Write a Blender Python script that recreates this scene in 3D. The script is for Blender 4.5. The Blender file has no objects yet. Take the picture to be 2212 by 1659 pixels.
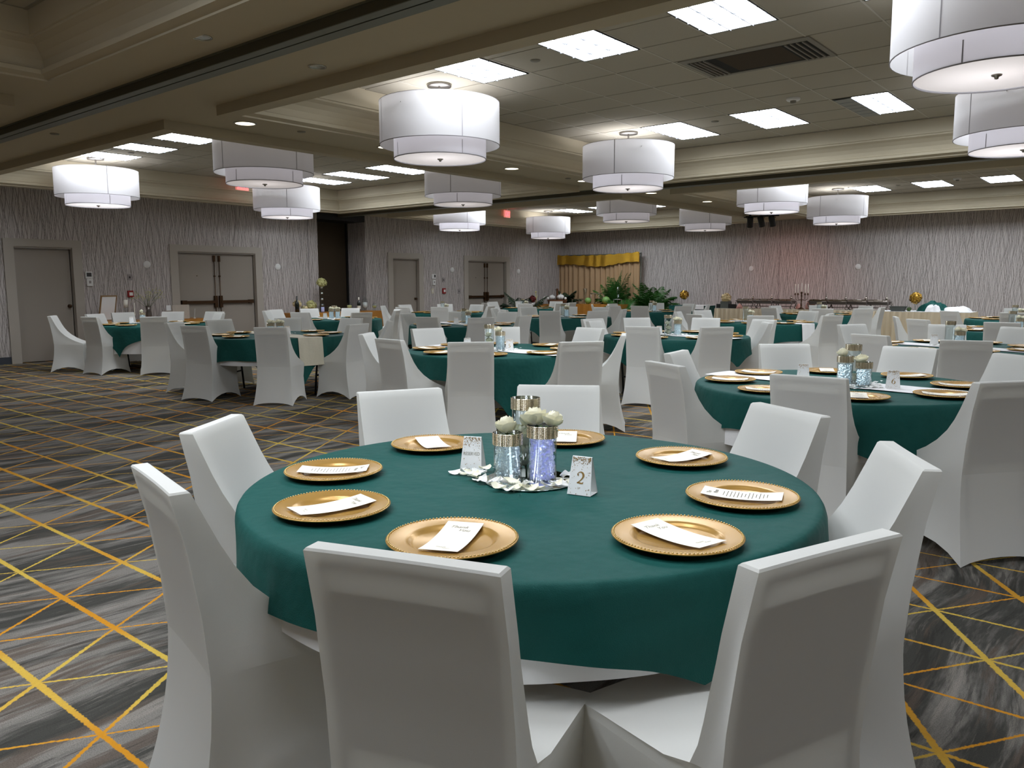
import bpy, bmesh, math, random
from mathutils import Matrix, Vector
random.seed(7)
SC = bpy.context.scene
COL = SC.collection
R = math.radians
PI = math.pi

# ------------------------------------------------------------ camera, world, exposure
cam_d = bpy.data.cameras.new('camera')
cam = bpy.data.objects.new('camera', cam_d)
COL.objects.link(cam)
cam_d.sensor_width = 36.0
cam_d.lens = 1730.18 / 2212 * 36.0
cam_d.clip_start = 0.05
cam_d.clip_end = 100
pitch, roll, yaw = R(7.0467), R(-.204), R(-39.579)
F = Vector((math.sin(yaw) * math.cos(pitch), math.cos(yaw) * math.cos(pitch), -math.sin(pitch)))
R0 = Vector((math.cos(yaw), -math.sin(yaw), 0))
U0 = R0.cross(F)
Rv = math.cos(roll) * R0 + math.sin(roll) * U0
Uv = -math.sin(roll) * R0 + math.cos(roll) * U0
m = Matrix(((Rv.x, Uv.x, -F.x, 0), (Rv.y, Uv.y, -F.y, 0), (Rv.z, Uv.z, -F.z, 1.40), (0, 0, 0, 1)))
cam.matrix_world = m
SC.camera = cam
w = bpy.data.worlds.new('world')
SC.world = w
w.use_nodes = True
w.node_tree.nodes['Background'].inputs[0].default_value = (.9, .95, 1, 1)
w.node_tree.nodes['Background'].inputs[1].default_value = 0.02
SC.view_settings.view_transform = 'Standard'
SC.view_settings.look = 'None'
SC.view_settings.gamma = 1
SC.view_settings.exposure = 1.42
SC.cycles.max_bounces = 6
SC.cycles.diffuse_bounces = 4
SC.cycles.glossy_bounces = 2
SC.cycles.transmission_bounces = 4
SC.cycles.transparent_max_bounces = 12
SC.cycles.sample_clamp_indirect = 4
SC.cycles.caustics_reflective = False
SC.cycles.caustics_refractive = False
SC.cycles.adaptive_threshold = 0.03
TROFFER = 7.0     # emission strength of the lit ceiling panels
PENDANT = 2.0    # watts of the lamp inside each drum pendant
STAGE = 9.0      # watts of each stage can

# ------------------------------------------------------------ materials
def lin(c):
    return tuple(((v / 255) / 12.92 if v / 255 <= .04045 else ((v / 255 + .055) / 1.055) ** 2.4) for v in c)

def mat(name, col, rough=.6, metal=0, trans=0, emis=None, estr=0, spec=.5, alpha=1, noise=0, nscale=30, bump=0, bscale=200, glass=0, ior=1.45, sheen=0):
    m = bpy.data.materials.new(name)
    m.use_nodes = True
    nt = m.node_tree
    b = nt.nodes['Principled BSDF']
    out = nt.nodes['Material Output']
    c = (*col, 1)
    b.inputs['Base Color'].default_value = c
    b.inputs['Roughness'].default_value = rough
    b.inputs['Metallic'].default_value = metal
    b.inputs['Specular IOR Level'].default_value = spec
    b.inputs['IOR'].default_value = ior
    b.inputs['Transmission Weight'].default_value = glass
    b.inputs['Sheen Weight'].default_value = sheen
    if emis:
        b.inputs['Emission Color'].default_value = (*emis, 1)
        b.inputs['Emission Strength'].default_value = estr
    tc = None
    if noise:
        tc = nt.nodes.new('ShaderNodeTexCoord')
        n = nt.nodes.new('ShaderNodeTexNoise')
        n.inputs['Scale'].default_value = nscale
        n.inputs['Detail'].default_value = 4
        nt.links.new(tc.outputs['Object'], n.inputs['Vector'])
        mx = nt.nodes.new('ShaderNodeMix')
        mx.data_type = 'RGBA'
        mx.inputs[6].default_value = (*[v * (1 - noise) for v in col], 1)
        mx.inputs[7].default_value = (*[min(1, v * (1 + noise)) for v in col], 1)
        nt.links.new(n.outputs['Fac'], mx.inputs[0])
        nt.links.new(mx.outputs[2], b.inputs['Base Color'])
    if bump:
        tc = tc or nt.nodes.new('ShaderNodeTexCoord')
        n2 = nt.nodes.new('ShaderNodeTexNoise')
        n2.inputs['Scale'].default_value = bscale
        n2.inputs['Detail'].default_value = 3
        nt.links.new(tc.outputs['Object'], n2.inputs['Vector'])
        bp = nt.nodes.new('ShaderNodeBump')
        bp.inputs['Strength'].default_value = bump
        bp.inputs['Distance'].default_value = .01
        nt.links.new(n2.outputs['Fac'], bp.inputs['Height'])
        nt.links.new(bp.outputs[0], b.inputs['Normal'])
    if trans:
        t = nt.nodes.new('ShaderNodeBsdfTranslucent')
        t.inputs[0].default_value = c
        ms = nt.nodes.new('ShaderNodeMixShader')
        ms.inputs[0].default_value = trans
        nt.links.new(b.outputs[0], ms.inputs[1])
        nt.links.new(t.outputs[0], ms.inputs[2])
        nt.links.new(ms.outputs[0], out.inputs[0])
    return m

class NT:
    """tiny node helper"""
    def __init__(s, m):
        s.t = m.node_tree
    def n(s, typ, **kw):
        x = s.t.nodes.new(typ)
        for k, v in kw.items():
            setattr(x, k, v)
        return x
    def put(s, sock, v):
        if hasattr(v, 'is_output') or hasattr(v, 'links'):
            s.t.links.new(v, sock)
        else:
            sock.default_value = v
    def math(s, op, a, b=None, c=None):
        x = s.n('ShaderNodeMath', operation=op)
        s.put(x.inputs[0], a)
        if b is not None: s.put(x.inputs[1], b)
        if c is not None: s.put(x.inputs[2], c)
        return x.outputs[0]
    def noise(s, vec, scale, detail=2, rough=.5, dims='3D'):
        x = s.n('ShaderNodeTexNoise')
        x.noise_dimensions = dims
        x.inputs['Scale'].default_value = scale
        x.inputs['Detail'].default_value = detail
        x.inputs['Roughness'].default_value = rough
        s.t.links.new(vec, x.inputs['Vector'])
        return x.outputs['Fac']
    def comb(s, x, y, z):
        c = s.n('ShaderNodeCombineXYZ')
        s.put(c.inputs[0], x); s.put(c.inputs[1], y); s.put(c.inputs[2], z)
        return c.outputs[0]
    def mix(s, f, a, b):
        x = s.n('ShaderNodeMix', data_type='RGBA')
        s.put(x.inputs[0], f)
        s.put(x.inputs[6], (*a, 1) if isinstance(a, tuple) else a)
        s.put(x.inputs[7], (*b, 1) if isinstance(b, tuple) else b)
        return x.outputs[2]
    def step(s, v, lo, hi):
        x = s.n('ShaderNodeMapRange')
        x.clamp = True
        x.interpolation_type = 'SMOOTHSTEP'
        s.put(x.inputs[0], v); s.put(x.inputs[1], lo); s.put(x.inputs[2], hi)
        return x.outputs[0]

def carpet_mat():
    m = mat('carpet', (.1, .1, .1), rough=.95, spec=.1)
    T = NT(m)
    b = m.node_tree.nodes['Principled BSDF']
    tc = T.n('ShaderNodeTexCoord').outputs['Object']
    sp = T.n('ShaderNodeSeparateXYZ')
    m.node_tree.links.new(tc, sp.inputs[0])
    x, y = sp.outputs[0], sp.outputs[1]
    # strie ground: long brush streaks running along y
    wob = T.noise(tc, .55, 2)
    xs = T.math('ADD', x, T.math('MULTIPLY', wob, .55))
    s1 = T.noise(T.comb(T.math('MULTIPLY', xs, 2.9), T.math('MULTIPLY', y, .42), 0.0), 1.0, 6, .68)
    s2 = T.noise(T.comb(T.math('MULTIPLY', xs, 15.0), T.math('MULTIPLY', y, 1.1), 3.0), 1.0, 6, .70)
    s3 = T.noise(T.comb(T.math('MULTIPLY', xs, 7.0), T.math('MULTIPLY', y, .7), 9.0), 1.0, 5, .65)
    fib = T.noise(tc, 260, 2)
    base = T.mix(T.step(s1, .44, .56), lin((70, 69, 64)), lin((132, 127, 120)))
    base = T.mix(T.math('MULTIPLY', T.step(s3, .52, .60), .8), base, lin((96, 84, 74)))
    base = T.mix(T.math('MULTIPLY', T.step(s2, .55, .65), .5), base, lin((158, 150, 140)))
    base = T.mix(T.math('MULTIPLY', T.step(s2, .46, .38), .6), base, lin((50, 49, 45)))
    base = T.mix(T.math('MULTIPLY', T.step(fib, .35, .75), .45), base, lin((48, 46, 43)))
    # golden lattice
    jag = T.math('MULTIPLY', T.math('SUBTRACT', T.noise(tc, 75, 3), .5), .016)
    ph = T.noise(tc, 1.1, 1)
    def line(v, period, width):
        k = T.math('DIVIDE', v, period)
        f = T.math('ABSOLUTE', T.math('SUBTRACT', T.math('FRACT', T.math('ADD', k, 100.5)), .5))
        dist = T.math('ADD', T.math('MULTIPLY', f, period), jag)
        return T.math('SUBTRACT', 1.0, T.step(dist, T.math('SUBTRACT', width, .0022), T.math('ADD', width, .0022)))
    side = T.step(x, -3.2, -1.0)
    wv = T.math('MULTIPLY', T.math('SUBTRACT', T.noise(tc, 1.6, 2), .5), .012)
    wx = T.math('ADD', T.math('ADD', T.math('MULTIPLY', side, -.005), .0125), wv)
    wm = T.math('ADD', T.math('ADD', T.math('MULTIPLY', side, .005), .0075), wv)
    wp = T.math('ADD', .0052, T.math('MULTIPLY', wv, .3))
    L = math.hypot(.2575, .388)
    nx, ny = .388 / L, .2575 / L
    x0, y0 = -4.31, 1.388
    xr = T.math('SUBTRACT', x, x0); yr = T.math('SUBTRACT', y, y0)
    lx = line(yr, .388, wx)
    per = .515 * .388 / L
    lm = line(T.math('ADD', T.math('MULTIPLY', xr, nx), T.math('MULTIPLY', yr, ny)), per, wm)
    lp = line(T.math('SUBTRACT', T.math('MULTIPLY', xr, nx), T.math('MULTIPLY', yr, ny)), per, wp)
    ln = T.math('MAXIMUM', lx, T.math('MAXIMUM', lm, lp))
    gold = T.mix(T.step(ph, .40, .60), lin((208, 142, 36)), lin((212, 182, 80)))
    gold = T.mix(T.math('MULTIPLY', T.noise(tc, 70, 2), .35), gold, lin((150, 110, 50)))
    m.node_tree.links.new(T.mix(ln, base, gold), b.inputs['Base Color'])
    bp = T.n('ShaderNodeBump')
    bp.inputs['Strength'].default_value = .5
    bp.inputs['Distance'].default_value = .004
    m.node_tree.links.new(fib, bp.inputs['Height'])
    m.node_tree.links.new(bp.outputs[0], b.inputs['Normal'])
    return m

def wallpaper_mat():
    """crossing hand-drawn vertical branches; u runs along either wall direction"""
    m = mat('wallpaper', (.4, .4, .4), rough=.75, spec=.25)
    T = NT(m)
    b = m.node_tree.nodes['Principled BSDF']
    tc = T.n('ShaderNodeTexCoord').outputs['Object']
    sp = T.n('ShaderNodeSeparateXYZ')
    m.node_tree.links.new(tc, sp.inputs[0])
    u = T.math('ADD', sp.outputs[0], sp.outputs[1])
    z = sp.outputs[2]
    masks = []
    tones = []
    wob = T.math('MULTIPLY', T.math('SUBTRACT', T.noise(T.comb(T.math('MULTIPLY', u, 3.0), T.math('MULTIPLY', z, 1.4), 0.0), 1, 1), .5), .012)
    uw = T.math('ADD', u, wob)
    for k, (per, off, hz, amp, th) in enumerate(((.066, 0, .80, .46, .0026), (.066, .033, .72, .46, .0026), (.090, .02, 1.05, .44, .0020), (.055, .03, .90, .40, .0022), (.115, .05, 1.4, .44, .0020))):
        c = T.math('DIVIDE', T.math('ADD', uw, 100 + off), per)
        n = T.math('FLOOR', c)
        wn = T.n('ShaderNodeTexWhiteNoise'); wn.noise_dimensions = '2D'
        m.node_tree.links.new(T.comb(n, float(k), 0.0), wn.inputs['Vector'])
        h = wn.outputs['Value']
        tri = T.math('SUBTRACT', T.math('MULTIPLY', T.math('PINGPONG', T.math('ADD', T.math('DIVIDE', z, hz), T.math('MULTIPLY', h, 3.0)), .5), 4.0), 1.0)
        f = T.math('SUBTRACT', T.math('SUBTRACT', T.math('FRACT', c), .5), T.math('MULTIPLY', tri, amp))
        dist = T.math('MULTIPLY', T.math('ABSOLUTE', f), per)
        tw = T.math('ADD', th * .6, T.math('MULTIPLY', h, th))
        masks.append(T.math('SUBTRACT', 1.0, T.step(dist, T.math('MULTIPLY', tw, .5), T.math('MULTIPLY', tw, 2.0))))
    ln = masks[0]
    for q in masks[1:]: ln = T.math('MAXIMUM', ln, q)
    base = T.mix(T.noise(T.comb(T.math('MULTIPLY', u, 40.0), T.math('MULTIPLY', z, 3.0), 0.0), 1, 3), lin((192, 184, 179)), lin((203, 196, 191)))
    m.node_tree.links.new(T.mix(T.math('MULTIPLY', ln, .66), base, lin((88, 77, 70))), b.inputs['Base Color'])
    return m

def fabric_green():
    m = mat('green_polyester', lin((22, 76, 68)), rough=.62, spec=.2, sheen=.0)
    T = NT(m)
    b = m.node_tree.nodes['Principled BSDF']
    tc = T.n('ShaderNodeTexCoord').outputs['Object']
    w1 = T.noise(tc, 5, 3, .55)
    w2 = T.noise(tc, 420, 1)
    h = T.math('ADD', T.math('MULTIPLY', w1, .6), T.math('MULTIPLY', w2, .02))
    bp = T.n('ShaderNodeBump')
    bp.inputs['Strength'].default_value = .7
    bp.inputs['Distance'].default_value = .05
    m.node_tree.links.new(h, bp.inputs['Height'])
    m.node_tree.links.new(bp.outputs[0], b.inputs['Normal'])
    m.node_tree.links.new(T.mix(w2, lin((17, 72, 66)), lin((24, 82, 76))), b.inputs['Base Color'])
    return m

M = {}
M['carpet'] = carpet_mat()
M['wallpaper'] = wallpaper_mat()
M['green'] = fabric_green()
M['ceiling'] = mat('ceiling_paint', lin((192, 182, 158)), rough=.85, spec=.2)
M['tile'] = mat('acoustic_tile', lin((184, 178, 162)), rough=.95, spec=.1, noise=.04, nscale=90)
M['tee'] = mat('grid_tee', lin((200, 196, 184)), rough=.6)
M['teeshadow'] = mat('tile_joint', lin((150, 144, 128)), rough=.9)
M['trim'] = mat('door_trim_paint', lin((174, 166, 154)), rough=.5)
M['door'] = mat('door_paint', lin((154, 145, 134)), rough=.45)
M['baseboard'] = mat('vinyl_base', lin((62, 66, 74)), rough=.6)
M['bronze'] = mat('aged_bronze', lin((84, 62, 44)), rough=.35, metal=.8)
M['brown_panel'] = mat('brown_panel_fabric', lin((70, 58, 42)), rough=.9, noise=.15, nscale=160)
M['black'] = mat('black_metal', (.012, .012, .012), rough=.4)
M['track'] = mat('track_aluminium', lin((118, 120, 108)), rough=.45, metal=.5)
M['chair'] = mat('white_spandex', lin((240, 239, 233)), rough=.8, spec=.25, trans=.33, bump=.15, bscale=900)
M['seatpad'] = mat('chair_padding', lin((92, 88, 80)), rough=.9)
M['white_cloth'] = mat('white_polyester', lin((238, 237, 236)), rough=.8, spec=.2, bump=.3, bscale=14)
M['cream_cloth'] = mat('cream_satin', lin((205, 198, 176)), rough=.5, bump=.4, bscale=20)
M['wood'] = mat('plywood_top', lin((150, 110, 70)), rough=.6, noise=.2, nscale=12)
M['gold_plate'] = mat('gold_charger', lin((184, 142, 72)), rough=.26, metal=.35, spec=.6)
M['gold_bead'] = mat('gold_beading', lin((214, 180, 112)), rough=.3, metal=.6)
M['paper'] = mat('cream_card', lin((250, 243, 226)), rough=.6)
M['card'] = mat('white_card', lin((244, 244, 242)), rough=.5)
M['foil'] = mat('gold_foil', lin((178, 142, 84)), rough=.35, metal=.4)
M['ink'] = mat('grey_ink', lin((150, 145, 132)), rough=.7)
M['inkdark'] = mat('dark_ink', lin((70, 68, 66)), rough=.7)
def glass_mat():
    m = bpy.data.materials.new('clear_glass'); m.use_nodes = True
    nt = m.node_tree; nt.nodes.clear()
    o = nt.nodes.new('ShaderNodeOutputMaterial'); t = nt.nodes.new('ShaderNodeBsdfTransparent'); g = nt.nodes.new('ShaderNodeBsdfGlossy')
    f = nt.nodes.new('ShaderNodeLayerWeight'); mx = nt.nodes.new('ShaderNodeMixShader')
    t.inputs[0].default_value = (.93, .96, .96, 1); g.inputs[0].default_value = (.7, .7, .7, 1); g.inputs['Roughness'].default_value = .04; f.inputs[0].default_value = .12
    nt.links.new(f.outputs['Facing'], mx.inputs[0]); nt.links.new(t.outputs[0], mx.inputs[1]); nt.links.new(g.outputs[0], mx.inputs[2]); nt.links.new(mx.outputs[0], o.inputs[0])
    return m
M['glass'] = glass_mat()
M['bling'] = mat('rhinestone', lin((226, 214, 188)), rough=.16, metal=.8)
M['beads'] = mat('water_beads', lin((222, 236, 242)), rough=.1, spec=1.0, metal=.35, emis=(.72, .88, 1.0), estr=.05)  # faint emission stands in for LED light caught in the beads
M['beads_blue'] = mat('water_beads_lit', lin((205, 212, 240)), rough=.1, spec=1.0, metal=.3, emis=(.50, .52, 1.0), estr=.12)  # violet LED light put into the beads as emission
M['led'] = mat('led_light', (1, 1, 1), emis=(.7, .75, 1), estr=9)
M['petal'] = mat('rose_petal', lin((254, 250, 226)), rough=.6, trans=.2)
M['petalw'] = mat('silk_petal', lin((252, 252, 248)), rough=.6, trans=.2)
M['leaf'] = mat('green_leaf', lin((74, 98, 52)), rough=.5)
M['palm'] = mat('palm_leaf', lin((48, 96, 36)), rough=.45, noise=.4, nscale=3, trans=.15)
M['palmdark'] = mat('dark_palm_leaf', lin((32, 58, 34)), rough=.5, noise=.3, nscale=3)
M['mirror'] = mat('mirror', (.85, .9, .9), rough=.04, metal=1)
M['shade'] = mat('lamp_shade_fabric', lin((205, 203, 202)), rough=.8, trans=.45, emis=(1, .98, .98), estr=.03)
M['shade_in'] = mat('inner_shade_fabric', lin((192, 190, 195)), rough=.8, trans=.40, emis=(1, .97, .98), estr=.03)
M['diff'] = mat('lamp_diffuser', lin((215, 208, 204)), rough=.6, trans=.35, emis=(1, .96, .94), estr=.12)
M['nickel'] = mat('brushed_nickel', lin((160, 155, 148)), rough=.3, metal=.9)
M['band'] = mat('shade_seam', lin((150, 146, 148)), rough=.6)
M['panel'] = mat('lit_diffuser', (.9, .93, 1), emis=(.86, .92, 1.0), estr=TROFFER)
M['paneloff'] = mat('unlit_diffuser', lin((150, 152, 148)), rough=.5)
M['louver'] = mat('parabolic_louver', lin((118, 122, 132)), rough=.5)
M['down'] = mat('lit_downlight', (1, .95, .8), emis=(1.0, .90, .62), estr=1.6)
M['downoff'] = mat('downlight_reflector', lin((190, 188, 178)), rough=.2, metal=.8)
M['plastic'] = mat('white_plastic', lin((225, 224, 220)), rough=.5)
M['greyplastic'] = mat('grey_plastic', lin((150, 142, 140)), rough=.5)
M['red'] = mat('red_plastic', lin((150, 36, 34)), rough=.4)
M['exitface'] = mat('exit_face', lin((200, 150, 145)), rough=.4, emis=(1, .25, .2), estr=.25)
M['exitred'] = mat('exit_letters', (1, .05, .05), emis=(1, .04, .05), estr=3.0)
M['goldcloth'] = mat('gold_satin', lin((188, 128, 56)), rough=.35, metal=.25, bump=.5, bscale=8)
M['drape'] = mat('gold_voile', lin((200, 166, 126)), rough=.7, trans=.2)
M['sequin'] = mat('gold_sequin', lin((214, 168, 60)), rough=.22, metal=.9, bump=1.0, bscale=110)
M['skirt'] = mat('beige_skirting', lin((222, 206, 176)), rough=.75)
M['silver'] = mat('polished_steel', lin((176, 168, 160)), rough=.16, metal=1)
M['steel_dark'] = mat('dark_steel', lin((112, 104, 98)), rough=.3, metal=.8)
M['candle'] = mat('ivory_wax', lin((246, 240, 226)), rough=.5, trans=.2)
M['grey_box'] = mat('grey_card_box', lin((92, 96, 92)), rough=.8)
M['melon'] = mat('watermelon_rind', lin((110, 150, 80)), rough=.4, noise=.4, nscale=9)
M['hyd'] = mat('yellow_hydrangea', lin((226, 208, 160)), rough=.7, noise=.2, nscale=40)
M['hydgold'] = mat('gold_foil_flowers', lin((196, 152, 60)), rough=.3, metal=.6, noise=.4, nscale=30)
M['pinkveil'] = mat('pink_tulle', lin((226, 178, 166)), rough=.8, trans=.4)
M['pot'] = mat('terracotta_pot', lin((120, 80, 56)), rough=.8)
M['basket'] = mat('brown_wicker', lin((96, 62, 38)), rough=.9, noise=.4, nscale=50)
M['bottle'] = mat('black_glass', (.008, .012, .01), rough=.08, spec=.8)
M['frame_wood'] = mat('light_wood_frame', lin((150, 120, 84)), rough=.5)
M['wine'] = mat('dark_red_flowers', lin((96, 24, 22)), rough=.7)
M['linenbox'] = mat('linen_box', lin((186, 176, 162)), rough=.8, noise=.1, nscale=20)
M['dryflower'] = mat('pale_green_blossom', lin((196, 192, 130)), rough=.7)
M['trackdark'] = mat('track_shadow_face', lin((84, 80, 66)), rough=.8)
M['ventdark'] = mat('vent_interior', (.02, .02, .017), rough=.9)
M['ventgrey'] = mat('vent_frame', lin((140, 136, 124)), rough=.6)

# ------------------------------------------------------------ mesh builder
class MB:
    def __init__(s):
        s.v = []; s.f = []; s.mi = []; s.sm = []
    def add(s, verts, faces, mi=0, smooth=False):
        o = len(s.v)
        s.v += [tuple(p) for p in verts]
        s.f += [tuple(i + o for i in f) for f in faces]
        s.mi += [mi] * len(faces)
        s.sm += [smooth] * len(faces)
        return s
    def box(s, a, b, mi=0, rot=0, c=None):
        (x0, y0, z0), (x1, y1, z1) = a, b
        P = [(x0, y0, z0), (x1, y0, z0), (x1, y1, z0), (x0, y1, z0), (x0, y0, z1), (x1, y0, z1), (x1, y1, z1), (x0, y1, z1)]
        if rot:
            cx, cy = c or ((x0 + x1) / 2, (y0 + y1) / 2)
            P = [(cx + (x - cx) * math.cos(rot) - (y - cy) * math.sin(rot), cy + (x - cx) * math.sin(rot) + (y - cy) * math.cos(rot), z) for x, y, z in P]
        return s.add(P, [(0, 3, 2, 1), (4, 5, 6, 7), (0, 1, 5, 4), (1, 2, 6, 5), (2, 3, 7, 6), (3, 0, 4, 7)], mi)
    def grid(s, fn, nu, nv, mi=0, smooth=True, close_u=False, flip=False):
        P = [fn(i / (nu if close_u else nu), j / nv) for j in range(nv + 1) for i in range(nu if close_u else nu + 1)]
        W = nu if close_u else nu + 1
        Fs = []
        for j in range(nv):
            for i in range(nu):
                a = j * W + i; b = j * W + (i + 1) % W
                q = (a, b, b + W, a + W)
                Fs.append(q[::-1] if flip else q)
        return s.add(P, Fs, mi, smooth)
    def lathe(s, prof, n=24, c=(0, 0, 0), mi=0, smooth=True, cap=False):
        P = []
        for r, z in prof:
            for k in range(n):
                a = 2 * PI * k / n
                P.append((c[0] + r * math.cos(a), c[1] + r * math.sin(a), c[2] + z))
        Fs = []
        for j in range(len(prof) - 1):
            for k in range(n):
                a = j * n + k; b = j * n + (k + 1) % n
                Fs.append((a, b, b + n, a + n))
        s.add(P, Fs, mi, smooth)
        if cap:
            o = len(s.v) - len(P)
            if prof[0][0] > 1e-5: s.f.append(tuple(o + k for k in range(n))[::-1]); s.mi.append(mi); s.sm.append(False)
            L = (len(prof) - 1) * n
            if prof[-1][0] > 1e-5: s.f.append(tuple(o + L + k for k in range(n))); s.mi.append(mi); s.sm.append(False)
        return s
    def tube(s, pts, r, n=8, mi=0, cap=True):
        pts = [Vector(p) for p in pts]
        rs = r if isinstance(r, (list, tuple)) else [r] * len(pts)
        P = []
        for i, p in enumerate(pts):
            d = (pts[min(i + 1, len(pts) - 1)] - pts[max(i - 1, 0)]).normalized()
            up = Vector((0, 0, 1)) if abs(d.z) < .9 else Vector((1, 0, 0))
            a = d.cross(up).normalized(); b = d.cross(a)
            for k in range(n):
                t = 2 * PI * k / n
                P.append(p + (a * math.cos(t) + b * math.sin(t)) * rs[i])
        Fs = [(j * n + k, j * n + (k + 1) % n, (j + 1) * n + (k + 1) % n, (j + 1) * n + k) for j in range(len(pts) - 1) for k in range(n)]
        if cap:
            Fs.append(tuple(range(n))[::-1]); Fs.append(tuple((len(pts) - 1) * n + k for k in range(n)))
        return s.add(P, Fs, mi, True)
    def ball(s, c, r, n=10, mi=0, sz=1.0, m2=6):
        prof = [(max(1e-4, r * math.sin(PI * j / m2)), -r * sz * math.cos(PI * j / m2)) for j in range(m2 + 1)]
        return s.lathe(prof, n, c, mi)
    def build(s, name, material, parent=None, loc=None, recalc=False):
        me = bpy.data.meshes.new(name)
        me.from_pydata(s.v, [], s.f)
        mats = material if isinstance(material, (list, tuple)) else [material]
        for x in mats:
            me.materials.append(M[x] if isinstance(x, str) else x)
        me.polygons.foreach_set('material_index', s.mi)
        me.polygons.foreach_set('use_smooth', s.sm)
        if recalc:
            bm = bmesh.new(); bm.from_mesh(me)
            bmesh.ops.recalc_face_normals(bm, faces=bm.faces); bm.to_mesh(me); bm.free()
        me.update()
        o = bpy.data.objects.new(name, me)
        COL.objects.link(o)
        if parent: o.parent = parent
        if loc: o.location = loc
        return o

def tag(o, label=None, cat=None, group=None, kind=None):
    if label: o['label'] = label
    if cat: o['category'] = cat
    if group: o['group'] = group
    if kind: o['kind'] = kind
    return o

def empty(name, loc=(0, 0, 0), rz=0, label=None, cat=None, group=None, kind=None):
    o = bpy.data.objects.new(name, None)
    o.empty_display_size = .1
    COL.objects.link(o)
    o.location = loc
    o.rotation_euler = (0, 0, rz)
    return tag(o, label, cat, group, kind)

def dup(root, loc, rz=None, label=None, cat=None, group=None):
    """a copy of a thing with copies of its parts and sub-parts"""
    c = root.copy(); COL.objects.link(c)
    c.location = loc
    if rz is not None: c.rotation_euler = (0, 0, rz)
    tag(c, label, cat, group)
    for ch in root.children:
        d = ch.copy(); COL.objects.link(d); d.parent = c
        for g in ch.children:
            e = g.copy(); COL.objects.link(e); e.parent = d
    return c

def struct(name, mb, material, **kw):
    o = mb.build(name, material, **kw)
    o['kind'] = 'structure'
    return o

def text_mesh(body, size, depth=.0006, shear=0, align='CENTER'):
    cu = bpy.data.curves.new('writing', 'FONT')
    cu.body = body; cu.size = size; cu.extrude = depth; cu.shear = shear
    cu.align_x = align; cu.align_y = 'CENTER'
    ob = bpy.data.objects.new('writing', cu)
    COL.objects.link(ob)
    dg = bpy.context.evaluated_depsgraph_get()
    me = bpy.data.meshes.new_from_object(ob.evaluated_get(dg))
    vs = [tuple(v.co) for v in me.vertices]
    fs = [tuple(p.vertices) for p in me.polygons]
    bpy.data.objects.remove(ob)
    return vs, fs

# ------------------------------------------------------------ room shell
XL, XR, YN, YF = -16.3, 9.0, -5.6, 22.5
ZS, ZL, ZT = 3.18, 3.08, 3.57
struct('floor', MB().add([(XL - 1, YN, 0), (XR, YN, 0), (XR, YF, 0), (XL - 1, YF, 0)], [(0, 1, 2, 3)]), 'carpet')
NY0, NY1, NX = 12.28, 13.78, -17.1      # pocket for the folding partition
doors = [(5.40, 6.74, 0), (8.50, 10.69, 1), (14.53, 15.83, 0), (17.50, 19.60, 1)]
DH = 2.13
def wall_left():
    mb = MB()
    ys = [YN]
    for a, b, _ in doors[:2]: ys += [a + .1, b - .1]
    ys += [NY0]
    y2 = [NY1]
    for a, b, _ in doors[2:]: y2 += [a + .1, b - .1]
    y2 += [YF]
    for seq in (ys, y2):
        for i in range(0, len(seq), 2):
            mb.add([(XL, seq[i], 0), (XL, seq[i + 1], 0), (XL, seq[i + 1], 3.7), (XL, seq[i], 3.7)], [(0, 1, 2, 3)])
            if i + 2 < len(seq):
                mb.add([(XL, seq[i + 1], DH), (XL, seq[i + 2], DH), (XL, seq[i + 2], 3.7), (XL, seq[i + 1], 3.7)], [(0, 1, 2, 3)])
    # pocket returns
    mb.add([(XL, NY0, 0), (NX, NY0, 0), (NX, NY0, 3.7), (XL, NY0, 3.7)], [(0, 1, 2, 3)])
    mb.add([(NX, NY1, 0), (XL, NY1, 0), (XL, NY1, 3.7), (NX, NY1, 3.7)], [(0, 1, 2, 3)])
    struct('wall_left', mb, 'wallpaper')
wall_left()
struct('wall_far', MB().add([(XL, YF, 0), (XR, YF, 0), (XR, YF, 3.7), (XL, YF, 3.7)], [(0, 1, 2, 3)]), 'wallpaper')
struct('wall_right', MB().add([(XR, YF, 0), (XR, YN, 0), (XR, YN, 3.7), (XR, YF, 3.7)], [(0, 1, 2, 3)]), 'wallpaper')
struct('wall_near', MB().add([(XR, YN, 0), (XL, YN, 0), (XL, YN, 3.7), (XR, YN, 3.7)], [(0, 1, 2, 3)]), 'wallpaper')
# folding partition parked in its pocket, with the dark head above it
struct('wall_partition', MB().box((NX, NY0, 0), (NX + .05, NY1, 3.02)), 'brown_panel')
struct('trim_1', MB().box((NX + .05, NY0, 3.02), (XL, NY1, 3.2)).box((NX + .05, NY1 - .05, 0), (NX + .1, NY1, 3.02)), 'black')
# wallpaper joints and corner beads
mb = MB()
for y in (12.0,): mb.box((XL, y - .012, 0), (XL + .006, y + .012, ZS))
for x in (-7.44, -8.76): mb.box((x - .010, YF - .006, 0), (x + .010, YF, ZS))
mb.box((XL, 21.1, 0), (XL + .006, 21.12, ZS))
struct('trim_2', mb, 'greyplastic')
# base boards
mb = MB()
segs = [(YN, 5.40), (6.74, 8.50), (10.69, NY0), (NY1, 14.53), (15.83, 17.50), (19.60, YF)]
for a, b in segs: mb.box((XL, a, 0), (XL + .012, b, .13))
struct('baseboard_left', mb, 'baseboard')
struct('baseboard_far', MB().box((XL, YF - .012, 0), (XR, YF, .13)), 'baseboard')
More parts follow.
